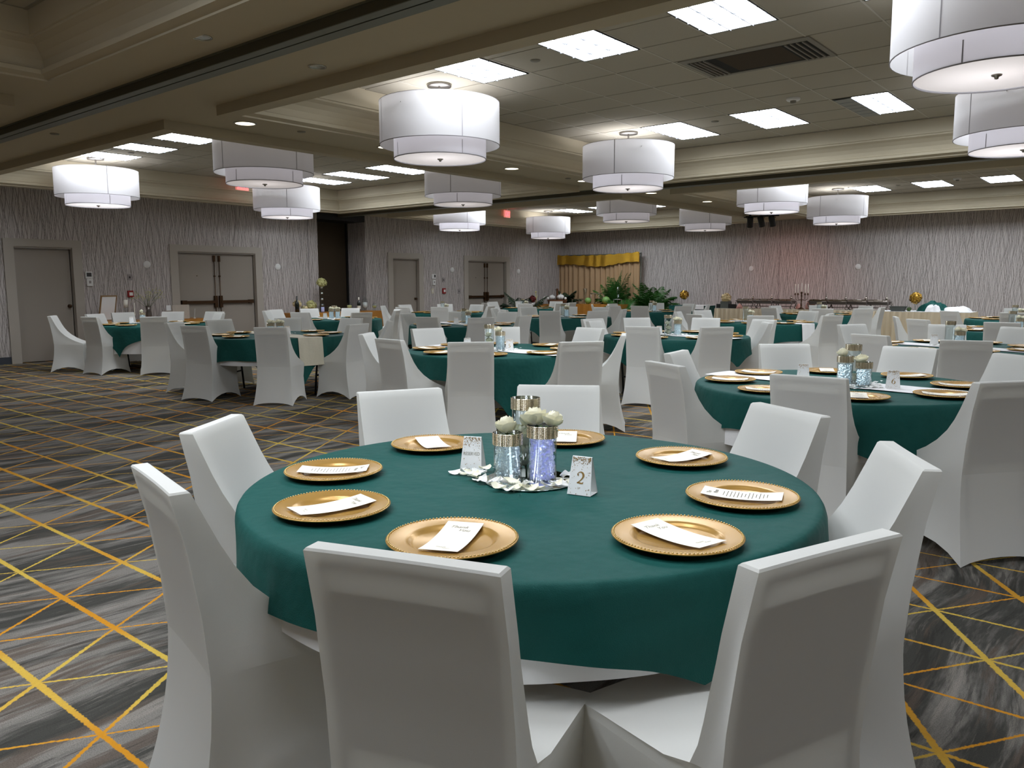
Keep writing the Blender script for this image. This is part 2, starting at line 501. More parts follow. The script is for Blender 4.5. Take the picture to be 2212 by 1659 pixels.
# doors
for n, (a, b, dbl) in enumerate(doors, 1):
    t = empty('door_%d' % n, (XL, (a + b) / 2, 0), kind='structure')
    hw = (b - a) / 2
    fw = .14
    mb = MB()
    mb.box((0, -hw, 0), (.03, -hw + fw, DH + fw)).box((0, hw - fw, 0), (.03, hw, DH + fw)).box((0, -hw + fw, DH), (.03, hw - fw, DH + fw))
    # jamb, stepped back into the wall
    for s in (-1, 1):
        y0, y1 = s * (hw - fw), s * (hw - fw - .03)
        mb.box((-.12, min(y0, y1), 0), (.03, max(y0, y1), DH))
        y2 = s * (hw - fw - .05)
        mb.box((-.12, min(y1, y2), 0), (-.075, max(y1, y2), DH))
    mb.box((-.12, -hw + fw, DH - .025), (.0, hw - fw, DH))
    mb.build('door_frame', 'trim', t)
    iw = hw - fw - .035
    if not dbl:
        d = MB().box((-.115, -iw, .012), (-.075, iw, DH - .03)).build('door_leaf', 'door', t)
        k = MB()
        k.lathe([(.033, 0), (.033, .006), (.012, .010), (.012, .035), (.028, .045), (.032, .060), (.026, .075), (0.0001, .080)], 16)
        k.v = [(z - .075, y + iw - .075, x + 1.03) for x, y, z in k.v]
        k.build('door_knob', 'bronze', d)
        h = MB()
        for z in (.25, 1.05, 1.9): h.box((-.08, -iw - .012, z), (-.060, -iw + .008, z + .11))
        h.build('hinge', 'bronze', d)
    else:
        for s in (-1, 1):
            y0, y1 = (-iw, -.003) if s < 0 else (.003, iw)
            d = MB().box((-.115, y0, .012), (-.075, y1, DH - .03)).build('door_leaf', 'door', t)
            p = MB()
            ym = -.06 if s < 0 else .06
            ye = y0 + .07 if s < 0 else y1 - .07
            p.box((-.075, ym - .035, .93), (-.02, ym + .035, 1.19))                     # centre case
            lo, hi = min(ym, ye), max(ym, ye)
            p.box((-.055, lo, 1.025), (-.01, hi, 1.085))                               # push bar
            e0, e1 = (ye - .01, ye + .10) if s < 0 else (ye - .10, ye + .01)
            p.box((-.075, e0, 1.015), (-.008, e1, 1.095))
            p.build('panic_bar', 'bronze', d)
            q = MB()
            q.tube([(-.05, ym, .05), (-.05, ym, 2.0)], .009, 8)
            q.box((-.075, ym - .02, 1.93), (-.03, ym + .02, 2.06)).box((-.075, ym - .016, 1.60), (-.035, ym + .016, 1.63)).box((-.075, ym - .02, .03), (-.03, ym + .02, .12))
            q.build('vertical_rod', 'bronze', d)
            if s < 0:
                v = MB().lathe([(.011, 0), (.011, .004), (.0001, .005)], 10)
                v.v = [(z - .075, y + (y0 + y1) / 2, x + 1.62) for x, y, z in v.v]
                v.build('peephole', 'bronze', d)

# ceiling: dropped soffit grid, lipped coffers with cove, acoustic tile lids
CX = [(-15.4, -8.55), (-7.5, 0.0), (1.05, 7.9)]
CY = [(-4.7, 3.03), (4.48, 12.3), (13.75, 21.6)]
xs = [XL - .8] + [v for c in CX for v in c] + [XR]
ys = [YN] + [v for c in CY for v in c] + [YF]
mb = MB()
for i in range(len(xs) - 1):
    for j in range(len(ys) - 1):
        if i % 2 == 1 and j % 2 == 1: continue
        mb.add([(xs[i], ys[j], ZS), (xs[i], ys[j + 1], ZS), (xs[i + 1], ys[j + 1], ZS), (xs[i + 1], ys[j], ZS)], [(0, 1, 2, 3)])
PROF = [(0, ZS), (0, ZL), (.17, ZL), (.17, 3.095), (.19, 3.10), (.24, 3.115), (.24, 3.15), (.20, 3.165), (.20, 3.18), (.21, 3.23), (.24, 3.28), (.29, 3.325), (.335, 3.35), (.335, 3.37), (.35, 3.375), (.35, ZT)]
for cx in CX:
    for cy in CY:
        for k in range(len(PROF) - 1):
            (o0, z0), (o1, z1) = PROF[k], PROF[k + 1]
            A = [(cx[0] + o0, cy[0] + o0, z0), (cx[1] - o0, cy[0] + o0, z0), (cx[1] - o0, cy[1] - o0, z0), (cx[0] + o0, cy[1] - o0, z0)]
            B = [(cx[0] + o1, cy[0] + o1, z1), (cx[1] - o1, cy[0] + o1, z1), (cx[1] - o1, cy[1] - o1, z1), (cx[0] + o1, cy[1] - o1, z1)]
            for q in range(4):
                mb.add([A[q], A[(q + 1) % 4], B[(q + 1) % 4], B[q]], [(0, 1, 2, 3)], 0, 8 <= k <= 11)
struct('ceiling', mb, 'ceiling')
mb = MB()
for cx in CX:
    for cy in CY:
        a, b = cx[0] + .35, cx[1] - .35
        c, d = cy[0] + .35, cy[1] - .35
        mb.add([(a, c, ZT), (a, d, ZT), (b, d, ZT), (b, c, ZT)], [(0, 1, 2, 3)])
struct('ceiling_tiles', mb, 'tile')
mb = MB(); mb2 = MB()
XG = {0: [-13.63 + .65 * k - .65 for k in range(8)], 1: [-6.6 + .65 * k for k in range(10)], 2: [2.0 + .65 * k for k in range(8)]}
YG = {0: [-4.0 + .65 * k for k in range(11)], 1: [6.10, 6.74, 7.35, 8.13, 8.72, 9.37, 10.0, 10.62, 11.24], 2: [15.2 + .65 * k for k in range(10)]}
for i, cx in enumerate(CX):
    for j, cy in enumerate(CY):
        a, b = cx[0] + .36, cx[1] - .36
        c, d = cy[0] + .36, cy[1] - .36
        c2 = max(c, YG[j][0])
        for x in XG[i]:
            if a < x < b: (mb if i + j < 9 else mb2).box((x - .010, c2, ZT - .004), (x + .004, d, ZT))
        for y in YG[j]:
            if c < y < d: mb2.box((a, y - .007, ZT - .003), (b, y + .003, ZT))
        mb2.box((a - .02, d - .02, ZT - .01), (b, d + .006, ZT)); mb2.box((a - .012, c2, ZT - .006), (a, d, ZT))
struct('ceiling_grid', mb, 'tee')
struct('ceiling_joints', mb2, 'teeshadow')
# folding partition tracks
for n, y0 in ((3, 3.52), (4, 12.93)):
    mb = MB()
    mb.box((XL, y0, 3.10), (XR, y0 + .075, ZS)).box((XL, y0 + .09, 3.10), (XR, y0 + .19, ZS)).box((XL, y0 - .02, 3.165), (XR, y0 + .21, ZS))
    struct('trim_%d' % n, mb, 'track')
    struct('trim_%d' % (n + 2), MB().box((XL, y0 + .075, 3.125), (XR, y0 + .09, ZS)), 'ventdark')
    struct('trim_%d' % (n + 4), MB().box((XL, y0 - .012, 3.10), (XR, y0 - .001, 3.165)), 'trackdark')  # thin strip; the shade on the track's near face is in its colour

# ------------------------------------------------------------ lay-in troffers
def make_troffer():
    t = empty('ceiling_light', (0, 0, ZT))
    W, L = .60, 1.21
    f = MB()
    f.box((-W / 2 - .012, -L / 2 - .012, -.008), (-W / 2, L / 2 + .012, 0)).box((W / 2, -L / 2 - .012, -.008), (W / 2 + .012, L / 2 + .012, 0))
    f.box((-W / 2, -L / 2 - .012, -.008), (W / 2, -L / 2, 0)).box((-W / 2, L / 2, -.008), (W / 2, L / 2 + .012, 0))
    f.build('frame', 'black', t)
    MB().add([(-W / 2, -L / 2, -.004), (-W / 2, L / 2, -.004), (W / 2, L / 2, -.004), (W / 2, -L / 2, -.004)], [(0, 1, 2, 3)]).build('diffuser', 'panel', t)
    lv = MB()
    for i in range(1, 3):
        x = -W / 2 + W * i / 3
        lv.box((x - .004, -L / 2, -.018), (x + .004, L / 2, -.005))
    for j in range(1, 6):
        y = -L / 2 + L * j / 6
        lv.box((-W / 2, y - .004, -.020), (W / 2, y + .004, -.005))
    lv.build('louver', 'louver', t)
    return t
lights = []
near_y, far_y = 6.13, 10.62
tx = {1: [-5.63, -4.33, -3.02, -1.72], 0: [-13.95, -12.76, -11.5]}
rows = [(1, 6.13, 'near row'), (1, 10.62, 'far row'), (2, 15.25, 'near row'), (2, 19.78, 'far row')]
TL = empty('ceiling_light_group_anchor')
bpy.data.objects.remove(TL)
proto = make_troffer()
first = True
names = {(1, 1): 'middle right coffer', (0, 1): 'left coffer', (1, 2): 'back right coffer', (0, 2): 'back left coffer'}
ordn = ['leftmost', 'second', 'third', 'rightmost']
for (j, y, rn) in rows:
    for i in (0, 1):
        xs_ = tx[i]
        for q, x in enumerate(xs_):
            if i == 1 and j == 1 and rn == 'near row' and q == 0: x = -5.65
            on = ordn[q] if len(xs_) == 4 else ('leftmost', 'middle', 'rightmost')[q]
            lb = '%s lit louvered ceiling panel light in the %s of the %s' % (on, rn, names[(i, j)])
            if first: o = proto; o.location = (x, y, ZT); first = False; tag(o, lb, 'ceiling light', 'troffers in the coffers')
            else: o = dup(proto, (x, y, ZT), None, lb, 'ceiling light', 'troffers in the coffers')
            if abs(x + 3.02) < .01 and rn == 'far row' and (i, j) == (1, 1):
                o['label'] = 'ceiling panel light with one dark unlit third, far row of the middle right coffer'
                for ch in o.children:
                    if ch.name.startswith('diffuser'):
                        ch.data = ch.data.copy()
                        me = ch.data
                        MBx = MB()
                        W, L = .60, 1.21
                        MBx.add([(-W / 2 + W / 3, -L / 2, -.004), (-W / 2 + W / 3, L / 2, -.004), (W / 2, L / 2, -.004), (W / 2, -L / 2, -.004)], [(0, 1, 2, 3)], 0)
                        MBx.add([(-W / 2, -L / 2, -.018), (-W / 2, L / 2, -.018), (-W / 2 + W / 3, L / 2, -.018), (-W / 2 + W / 3, -L / 2, -.018)], [(0, 1, 2, 3)], 1)
                        me.clear_geometry()
                        me.from_pydata(MBx.v, [], MBx.f)
                        me.materials.clear(); me.materials.append(M['panel']); me.materials.append(M['paneloff'])
                        me.polygons.foreach_set('material_index', MBx.mi)
# extra panels added out of the frame to brighten the near side of the hall
for i, (x, y) in enumerate([(-4.3, .7), (-3.0, 1.5), (-1.7, 1.5), (-.75, 1.5), (-1.7, -.6), (-3.0, -.6), (-11.5, 0), (-12.8, 0), (2.6, 1.4), (2.6, 6.13), (5.2, 6.13), (2.6, 10.62), (5.2, 10.62), (2.6, 19.78), (2.6, 15.25)]):
    dup(proto, (x, y, ZT), None, 'added ceiling panel light out of view, brightening the camera side', 'ceiling light', 'added troffers out of view')

# return air grille
t = empty('air_vent', (-3.315, 7.74, ZT), label='long dark rectangular air grille in the ceiling of the right coffer', cat='vent')
W, L = 1.28, .78
f = MB()
f.box((-W / 2, -L / 2, -.012), (W / 2, -L / 2 + .10, 0)).box((-W / 2, L / 2 - .05, -.012), (W / 2, L / 2, 0)).box((-W / 2, -L / 2 + .10, -.012), (-W / 2 + .05, L / 2 - .05, 0)).box((W / 2 - .05, -L / 2 + .1, -.012), (W / 2, L / 2 - .05, 0))
f.build('frame', 'ventgrey', t)
MB().box((-W / 2 + .05, -L / 2 + .10, -.006), (W / 2 - .05, L / 2 - .05, -.001)).build('duct_opening', 'ventdark', t)
for k in range(4):
    for x in (W / 2 - .09 - k * .055, -W / 2 + .09 + k * .045):
        MB().box((x - .006, -L / 2 + .1, -.02), (x + .006, L / 2 - .05, -.006)).build('louver_blade', 'ventgrey', t)
MB().add([(-.30, -.26, -.008), (-.30, .30, -.008), (.34, .30, -.008), (.34, -.26, -.008)], [(0, 1, 2, 3)]).build('filter', 'brown_panel', t)

# ------------------------------------------------------------ drum pendants
def make_pendant():
    t = empty('pendant_lamp', (0, 0, ZT))
    MB().lathe([(.0001, 0), (.13, 0), (.135, -.012), (.13, -.028), (.0001, -.030)], 28).build('canopy', 'nickel', t)
    MB().tube([(0, 0, -.03), (0, 0, -.56)], .011, 10).build('stem', 'nickel', t)
    R1, R2 = .655, .505
    z0, z1, z2 = -.20, -.655, -.80
    n = 48
    o = MB().lathe([(R1, z0), (R1, z1)], n).build('outer_shade', 'shade', t)
    b = MB()
    b.lathe([(R1 + .003, z1 + .006), (R1 + .004, z1), (R1 - .003, z1 - .001)], n)
    b.lathe([(R1 + .002, z0 - .004), (R1 + .003, z0), (R1 - .003, z0 + .001)], n)
    for k in range(4):
        a = PI / 4 + k * PI / 2
        c, s = math.cos(a), math.sin(a)
        r = R1 + .002
        dx, dy = -s * .005, c * .005
        b.add([(c * r - dx, s * r - dy, z0), (c * r + dx, s * r + dy, z0), (c * r + dx, s * r + dy, z1), (c * r - dx, s * r - dy, z1)], [(0, 1, 2, 3)])
    b.build('seam', 'band', o)
    i_ = MB().lathe([(R2, z1 + .30), (R2, z2)], n).build('inner_shade', 'shade_in', t)
    b = MB()
    b.lathe([(R2 + .003, z2 + .007), (R2 + .004, z2), (R2 - .004, z2 - .001)], n)
    for k in range(4):
        a = PI / 4 + .12 + k * PI / 2
        c, s = math.cos(a), math.sin(a)
        r = R2 + .002
        dx, dy = -s * .005, c * .005
        b.add([(c * r - dx, s * r - dy, z1), (c * r + dx, s * r + dy, z1), (c * r + dx, s * r + dy, z2), (c * r - dx, s * r - dy, z2)], [(0, 1, 2, 3)])
    b.build('seam', 'band', i_)
    MB().lathe([(R2 - .006, z2 + .012), (.0001, z2 + .012)], n).build('diffuser', 'diff', t)
    MB().lathe([(.0001, z2 - .022), (.012, z2 - .018), (.014, z2 - .006), (.032, z2 + .002), (.034, z2 + .010), (.0001, z2 + .011)], 16).build('finial', 'nickel', t)
    sp = MB()
    for k in range(3):
        a = k * 2 * PI / 3 + .3
        sp.tube([(0, 0, -.30), (math.cos(a) * R1, math.sin(a) * R1, -.30)], .005, 6)
    sp.build('spider_arm', 'nickel', t)
    ld = bpy.data.lights.new('lamp', 'AREA')
    ld.shape = 'DISK'; ld.size = .8; ld.energy = PENDANT; ld.color = (.92, .93, 1.0)
    lo = bpy.data.objects.new('lamp', ld); COL.objects.link(lo)
    lo.parent = t; lo.location = (0, 0, -.34); lo.rotation_euler = (PI, 0, 0)
    ld2 = bpy.data.lights.new('lamp', 'POINT')
    ld2.energy = PENDANT * 1.1; ld2.shadow_soft_size = .12; ld2.color = (.97, .95, 1.0)
    l2 = bpy.data.objects.new('lamp', ld2); COL.objects.link(l2)
    l2.parent = t; l2.location = (0, 0, -.50)
    return t
pp = make_pendant()
pend = [(-6.37, 6.48, 'large two-tier white drum pendant nearest the middle of the photo', 20), (-6.26, 10.22, 'white drum pendant right of centre, behind the large middle one', 60),
        (-14.39, 6.29, 'leftmost white drum pendant, hanging before the left wall', 35), (-9.72, 6.48, 'large white drum pendant partly cut off by the left coffer edge', 50), (-14.05, 9.86, 'white drum pendant right beside the red exit sign on the left', 10),
        (-9.61, 10.32, 'white drum pendant low behind the large middle one, below the coffer edge', 70), (-14.05, 14.95, 'small pinkish drum pendant over the middle left tables, left of the far exit sign', 15), (-14.55, 19.31, 'small drum pendant right of the far red exit sign', 40),
        (-9.46, 15.4, 'pinkish drum pendant above the gold curtain, its top cut by the coffer corner', 45), (-9.48, 19.27, 'small pinkish drum pendant left of the three black spotlights', 80), (-6.18, 15.37, 'pinkish drum pendant directly above the three black spotlights', 44),
        (-6.27, 1.1, 'drum pendant hanging left of the camera, outside the photo', 15), (-1.2, 1.1, 'drum pendant hanging over the camera, outside the photo', 5), (-6.2, 19.28, 'pinkish drum pendant right of the black spotlights', 30), (-1.04, 6.34, 'very large drum pendant cut off by the top right corner', 25), (-1.35, 10.0, 'drum pendant at the right edge below the very large one', 5)]
for i, (x, y, lb, a) in enumerate(pend):
    if i == 0:
        o = pp; o.location = (x, y, ZT); o.rotation_euler = (0, 0, R(a)); tag(o, lb, 'pendant lamp', 'drum pendants')
    else: dup(pp, (x, y, ZT), R(a), lb, 'pendant lamp', 'drum pendants')

# ------------------------------------------------------------ downlights, sprinklers, detectors
def lathe_obj(name, prof, material, loc, n=20, **kw):
    o = MB().lathe(prof, n).build(name, material, None, loc)
    return tag(o, **kw)
dl = [(-8.07, 5.16, 'lit yellow recessed downlight nearest the left coffer corner'), (-8.05, 7.2, 'lit recessed downlight beside the left edge of the large middle pendant'), (-8.05, 9.75, 'lit recessed downlight right of the large middle pendant'),
      (-8.05, 11.7, 'lit recessed downlight peeking out left of the second middle pendant'), (-8.1, 14.1, 'lit recessed downlight below the second middle pendant'), (-8.0, 16.34, 'lit recessed downlight farthest back, over the pinkish pendants')]
def make_down(lit):
    t = empty('recessed_downlight', (0, 0, ZS))
    MB().lathe([(.125, 0), (.125, -.006), (.105, -.008), (.105, .0)], 28).build('trim_ring', 'downoff' if not lit else 'nickel', t)
    MB().lathe([(.105, -.004), (.0001, -.003)], 28).build('lens', 'down' if lit else 'downoff', t)
    return t
pd = make_down(True)
for i, (x, y, lb) in enumerate(dl):
    if i == 0: pd.location = (x, y, ZS); tag(pd, lb, 'downlight', 'lit downlights')
    else: dup(pd, (x, y, ZS), None, lb, 'downlight', 'lit downlights')
pu = make_down(False)
pu.location = (-5.56, 3.23, ZS); pu.scale = (.6, .6, 1); tag(pu, 'unlit chrome downlight above the dark ceiling track, upper left', 'downlight', 'unlit downlights')
o = dup(pu, (-5.57, 4.25, ZS), None, 'unlit chrome downlight below the dark ceiling track', 'downlight', 'unlit downlights')
sp = lathe_obj('fire_sprinkler', [(.0001, -.012), (.045, -.010), (.05, -.002), (.05, 0)], 'ventgrey', (-4.99, 6.41, ZT), label='small grey sprinkler cap between the first two ceiling panel lights', cat='sprinkler', group='sprinkler caps')
for x, y, z, lb in ((-4.96, 10.29, ZT, 'small grey sprinkler cap beside the far row of panel lights'), (-13.38, 6.42, ZT, 'small grey sprinkler cap in the left coffer near the left panel lights'), (-13.18, 10.14, ZT, 'small grey sprinkler cap in the left coffer far row'),
                    (-10.29, 4.05, ZS, 'small sprinkler cap on the soffit at the far left'), (-8.0, 5.85, ZS, 'small sprinkler cap beside the nearest lit downlight'), (-8.06, 11.25, ZS, 'small sprinkler cap left of the second middle pendant'), (-5.38, 13.35, ZS, 'small sprinkler cap on the soffit over the pinkish pendants'), (-4.97, 19.5, ZT, 'small sprinkler cap between the back row panel lights')):
    c = sp.copy(); COL.objects.link(c); c.location = (x, y, z); c['label'] = lb
for x, y, lb in ((-3.66, 9.64, 'round smoke detector above the half dark ceiling panel'), (-3.71, 19.05, 'small smoke detector between the back row panel lights')):
    t = empty('smoke_detector', (x, y, ZT), label=lb, cat='smoke detector')
    MB().lathe([(.08, 0), (.08, -.018), (.07, -.03), (.0001, -.032)], 24).build('base', 'plastic', t)
    MB().lathe([(.035, -.03), (.033, -.055), (.0001, -.06)], 16).build('sensor', 'ventgrey', t)
tag(MB().lathe([(.30, -.001), (.30, -.006), (.0001, -.007)], 40).build('ceiling_speaker', 'tile', None, (-2.2, 6.15, ZT)), 'large flat round ceiling speaker right of the nearest panel light', 'speaker')
# stage cans that wash the far corner in pink
PINK = (1.0, .42, .36)
for k, (x, y, tilt) in enumerate(((-8.42, 19.6, .1), (-8.14, 19.62, -.15), (-7.88, 19.66, -.1))):
    t = empty('stage_spotlight', (x, y, ZL), R(10), label=('left', 'middle', 'right')[k] + ' one of three black stage spotlights hanging before the far wall', cat='spotlight', group='black spotlights')
    b = MB(); b.lathe([(.0001, .15), (.06, .15), (.075, .10), (.075, -.13), (.070, -.13), (.06, -.06), (.0001, -.06)], 20)
    rx = Matrix.Rotation(R(22), 3, 'X') @ Matrix.Rotation(tilt, 3, 'Y')
    b.v = [tuple(rx @ Vector(p) + Vector((0, 0, -.13))) for p in b.v]
    b.build('can', 'black', t)
    MB().box((-.02, -.02, -.05), (.02, .02, .1)).box((-.09, -.01, -.05), (.09, .01, -.035)).build('yoke', 'black', t)
    ld = bpy.data.lights.new('beam', 'SPOT'); ld.energy = STAGE; ld.color = PINK; ld.spot_size = R(95); ld.spot_blend = .9; ld.shadow_soft_size = .06
    lo = bpy.data.objects.new('beam', ld); COL.objects.link(lo); lo.parent = t; lo.location = (0, .1, -.32)
    lo.rotation_euler = (R(52), tilt, 0)
tag(MB().box((-8.6, 19.62, ZL - .02), (-7.7, 19.66, ZL + .02)).tube([(-8.15, 19.64, ZL), (-8.15, 19.64, ZT)], .012, 8).build('lighting_bar', 'black'), 'black bar above the three stage spotlights', 'lighting bar')

# exit signs, facing into the room
def exit_sign(x, y, lb):
    t = empty('exit_sign', (x, y, 3.42), R(12), label=lb, cat='exit sign')
    MB().box((-.02, -.16, -.10), (.02, .16, .10)).build('housing', 'exitface', t)
    MB().box((-.015, -.03, .10), (.015, .03, .16)).build('bracket', 'plastic', t)
    vs, fs = text_mesh('EXIT', .17, .002)
    g = MB().add([(.022 + v[2], v[0] * .82, v[1] * 1.05 - .005) for v in vs], fs)
    g.build('lettering', 'exitred', t)
exit_sign(-14.75, 9.30, 'red lit EXIT sign at the left, partly behind two pendants')
exit_sign(-15.0, 17.95, 'red lit EXIT sign over the far double doors')

# ------------------------------------------------------------ things on the walls
def wall_round(loc, axis, lb):
    o = MB().lathe([(.075, 0), (.075, .012), (.066, .020), (.0001, .022)], 28)
    if axis == 'x': o.v = [(z, x, y) for x, y, z in o.v]
    else: o.v = [(x, -z, y) for x, y, z in o.v]
    return tag(o.build('wall_speaker', 'plastic', None, loc), lb, 'wall speaker', 'white round wall discs')
wall_round((XL, 8.01, 1.84), 'x', 'white round wall disc above the thin blossom vase, left of the double doors')
wall_round((XL, 11.12, 1.84), 'x', 'white round wall disc right of the left double doors')
wall_round((XL, 17.01, 1.84), 'x', 'white round wall disc left of the far double doors')
wall_round((XL, 20.06, 1.83), 'x', 'white round wall disc right of the far double doors')
wall_round((-9.58, YF, 1.85), 'y', 'white round wall disc above the left end of the chafing dishes')
wall_round((-6.62, YF, 1.85), 'y', 'white round wall disc above the right end of the chafing dishes')
def wall_box(name, y, z, w, h, d, m, lb, cat, screen=None, sm='inkdark'):
    t = empty(name, (XL, y, z), label=lb, cat=cat)
    MB().box((0, -w / 2, -h / 2), (d, w / 2, h / 2)).build('housing', m, t)
    if screen:
        (a, b, c, e) = screen
        MB().box((d, a, c), (d + .002, b, e)).build('display', sm, t)
    return t
wall_box('thermostat', 6.85, 1.62, .13, .13, .03, 'plastic', 'white thermostat with a dark screen, right of the leftmost door', 'thermostat', (-.045, .045, -.03, .045))
wall_box('control_box', 6.86, 1.48, .11, .14, .03, 'plastic', 'white control box under the thermostat by the leftmost door', 'control box', (-.02, .02, -.02, .03), 'greyplastic')
wall_box('wall_plate', 7.64, 1.58, .09, .12, .012, 'greyplastic', 'grey wall plate above the red fire alarm on the left wall', 'wall plate', (-.015, .015, -.02, .02), 'inkdark')
wall_box('fire_alarm_pull', 7.63, 1.25, .11, .13, .04, 'red', 'red fire alarm pull behind the blossom vase on the left wall', 'fire alarm', (-.03, .04, -.035, .03), 'plastic')
wall_box('thermostat', 16.24, 1.65, .16, .13, .03, 'plastic', 'white thermostat with dark screen between the two far left doors', 'thermostat', (.0, .06, -.03, .045))
wall_box('control_box', 16.25, 1.48, .10, .15, .03, 'plastic', 'white control box under the far thermostat', 'control box', (-.02, .02, -.02, .03), 'greyplastic')
wall_box('light_switch', 16.19, 1.24, .08, .14, .012, 'cream_cloth', 'cream light switch under the far control box', 'light switch', (-.012, .012, -.025, .025), 'plastic')
wall_box('fire_alarm_pull', 16.64, 1.24, .12, .15, .04, 'red', 'red fire alarm pull beside the far light switch', 'fire alarm', (-.03, .04, -.035, .035), 'plastic')
wall_box('wall_plate', 16.64, 1.55, .09, .13, .012, 'greyplastic', 'grey wall plate above the far red fire alarm', 'wall plate', (-.015, .015, -.02, .02), 'inkdark')
wall_box('wall_plate', 17.28, 1.22, .10, .14, .012, 'greyplastic', 'grey wall plate just left of the far double doors', 'wall plate', (-.015, .015, -.02, .02), 'inkdark')

# ------------------------------------------------------------ banquet chairs in stretch covers
def lerp_tab(tab, z):
    if z <= tab[0][0]: return tab[0][1]
    for (a, va), (b, vb) in zip(tab, tab[1:]):
        if z <= b: return va + (vb - va) * (z - a) / (b - a)
    return tab[-1][1]
YB = [(0, -.285), (.08, -.262), (.2, -.235), (.32, -.218), (.44, -.212), (.6, -.225), (.78, -.252), (.922, -.285)]
WB = [(0, .238), (.1, .222), (.25, .208), (.44, .200), (.7, .199), (.922, .196)]
YFL = [(0, .245), (.1, .225), (.3, .212), (.44, .222), (.468, .215)]
WF = [(0, .235), (.1, .222), (.3, .212), (.44, .222), (.5, .216), (.56, .208), (.7, .199), (.922, .196)]
SLIDE = [(.468, .215), (.485, .165), (.51, .105), (.55, .03), (.60, -.04), (.66, -.10), (.74, -.155), (.82, -.192), (.922, -.238)]
TUCK = [(.468, .205), (.476, .12), (.482, .0), (.49, -.11), (.51, -.150), (.56, -.168), (.66, -.183), (.78, -.205), (.922, -.238)]
LV = [0, .025, .06, .11, .17, .23, .30, .37, .42, .45, .468, .476, .482, .49, .51, .55, .60, .66, .72, .78, .84, .89, .917, .922]
def chair_ring(z, tucked, top=False):
    yb, wb = lerp_tab(YB, z), lerp_tab(WB, z)
    wf = lerp_tab(WF, z)
    P = []
    inset = .004 if top else 0
    nb, ns, nf = 8, 6, 10
    def yfront(u):      # u in -1..1
        if z <= .468: return lerp_tab(YFL, z) + .012 * (1 - u * u)
        k = (1 - abs(u) ** 2.2)
        if tucked: return lerp_tab(TUCK, z) + (.03 * abs(u) ** 6 if .476 < z < .5 else 0)
        return lerp_tab(SLIDE, z) * (1 - .55 * k) + lerp_tab(TUCK, z) * .55 * k
    fade = max(0, 1 - z / .26)
    pin = .022 * math.sin(min(1, z / .46) * PI) if z < .46 else .010 * math.sin(min(1, (z - .46) / .4) * PI)
    for i in range(nb):                       # back, right to left seen from behind
        u = -1 + 2 * i / nb
        P.append((wb * u, yb + .004 * (1 - u * u), z + fade * .035 * (1 - u * u) ** .7))
    yr = yfront(1.0)
    for i in range(ns):                       # +x side, back to front
        t = i / ns
        s = math.sin(PI * t)
        P.append((wb + (wf - wb) * t - pin * s, yb + (yr - yb) * t, z + fade * .085 * s ** .8))
    for i in range(nf):
        u = 1 - 2 * i / nf
        P.append((wf * u, yfront(u), z + fade * .06 * (1 - u * u) ** .7))
    yl = yfront(-1.0)
    for i in range(ns):
        t = 1 - i / ns
        s = math.sin(PI * t)
        P.append((-(wb + (wf - wb) * t - pin * s), yb + (yl - yb) * t, z + fade * .085 * s ** .8))
    if inset:
        cx = sum(p[0] for p in P) / len(P); cy = sum(p[1] for p in P) / len(P)
        P = [(x - math.copysign(inset, x), y + (inset if y < cy else -inset), zz) for x, y, zz in P]
    return P
def make_chair(tucked):
    t = empty('banquet_chair')
    rings = [chair_ring(z, tucked, k == len(LV) - 1) for k, z in enumerate(LV)]
    n = len(rings[0])
    def part(k0, k1, name, cap=False):
        mb = MB()
        V = [p for k in range(k0, k1 + 1) for p in rings[k]]
        Fs = [((k * n) + i, (k * n) + (i + 1) % n, ((k + 1) * n) + (i + 1) % n, ((k + 1) * n) + i) for k in range(k1 - k0) for i in range(n)]
        mb.add(V, Fs, 0, True)
        if cap:
            # top strip: join back edge to front edge
            L = (k1 - k0) * n
            top = [L + i for i in range(n)]
            mb.f.append(tuple(top)); mb.mi.append(0); mb.sm.append(False)
        o = mb.build(name, 'chair', t)
        try:
            me = o.data
            me.set_sharp_from_angle(angle=R(38))
        except Exception: pass
        return o
    a, b = LV.index(.45), LV.index(.51)
    part(0, a, 'skirt_cover'); part(a, b, 'seat_cover'); part(b, len(LV) - 1, 'back_cover', True)
    pd_ = MB()
    V = []
    for z in (.50, .60, .78, .84):
        yb = lerp_tab(YB, z) + .0065
        for x, y in ((-.158, yb), (.158, yb), (.158, yb + .022), (-.158, yb + .022)): V.append((x, y, z))
    Fs = [(0, 3, 2, 1), (12, 13, 14, 15)]
    for k in (0, 4, 8):
        for i in range(4): Fs.append((k + i, k + (i + 1) % 4, k + 4 + (i + 1) % 4, k + 4 + i))
    pd_.add(V, Fs).build('back_padding', 'seatpad', t)
    fr = MB()
    pts = [(-.170, lerp_tab(YB, z) + .018, z) for z in (.05, .08, .2, .32, .44, .6, .78, .897)] + [(.170, lerp_tab(YB, z) + .018, z) for z in (.897, .78, .6, .44, .32, .2, .08, .05)]
    fr.tube(pts, .013, 6)
    fr.build('back_frame', 'seatpad', t)
    return t
ch_slide = make_chair(False)
ch_tuck = make_chair(True)
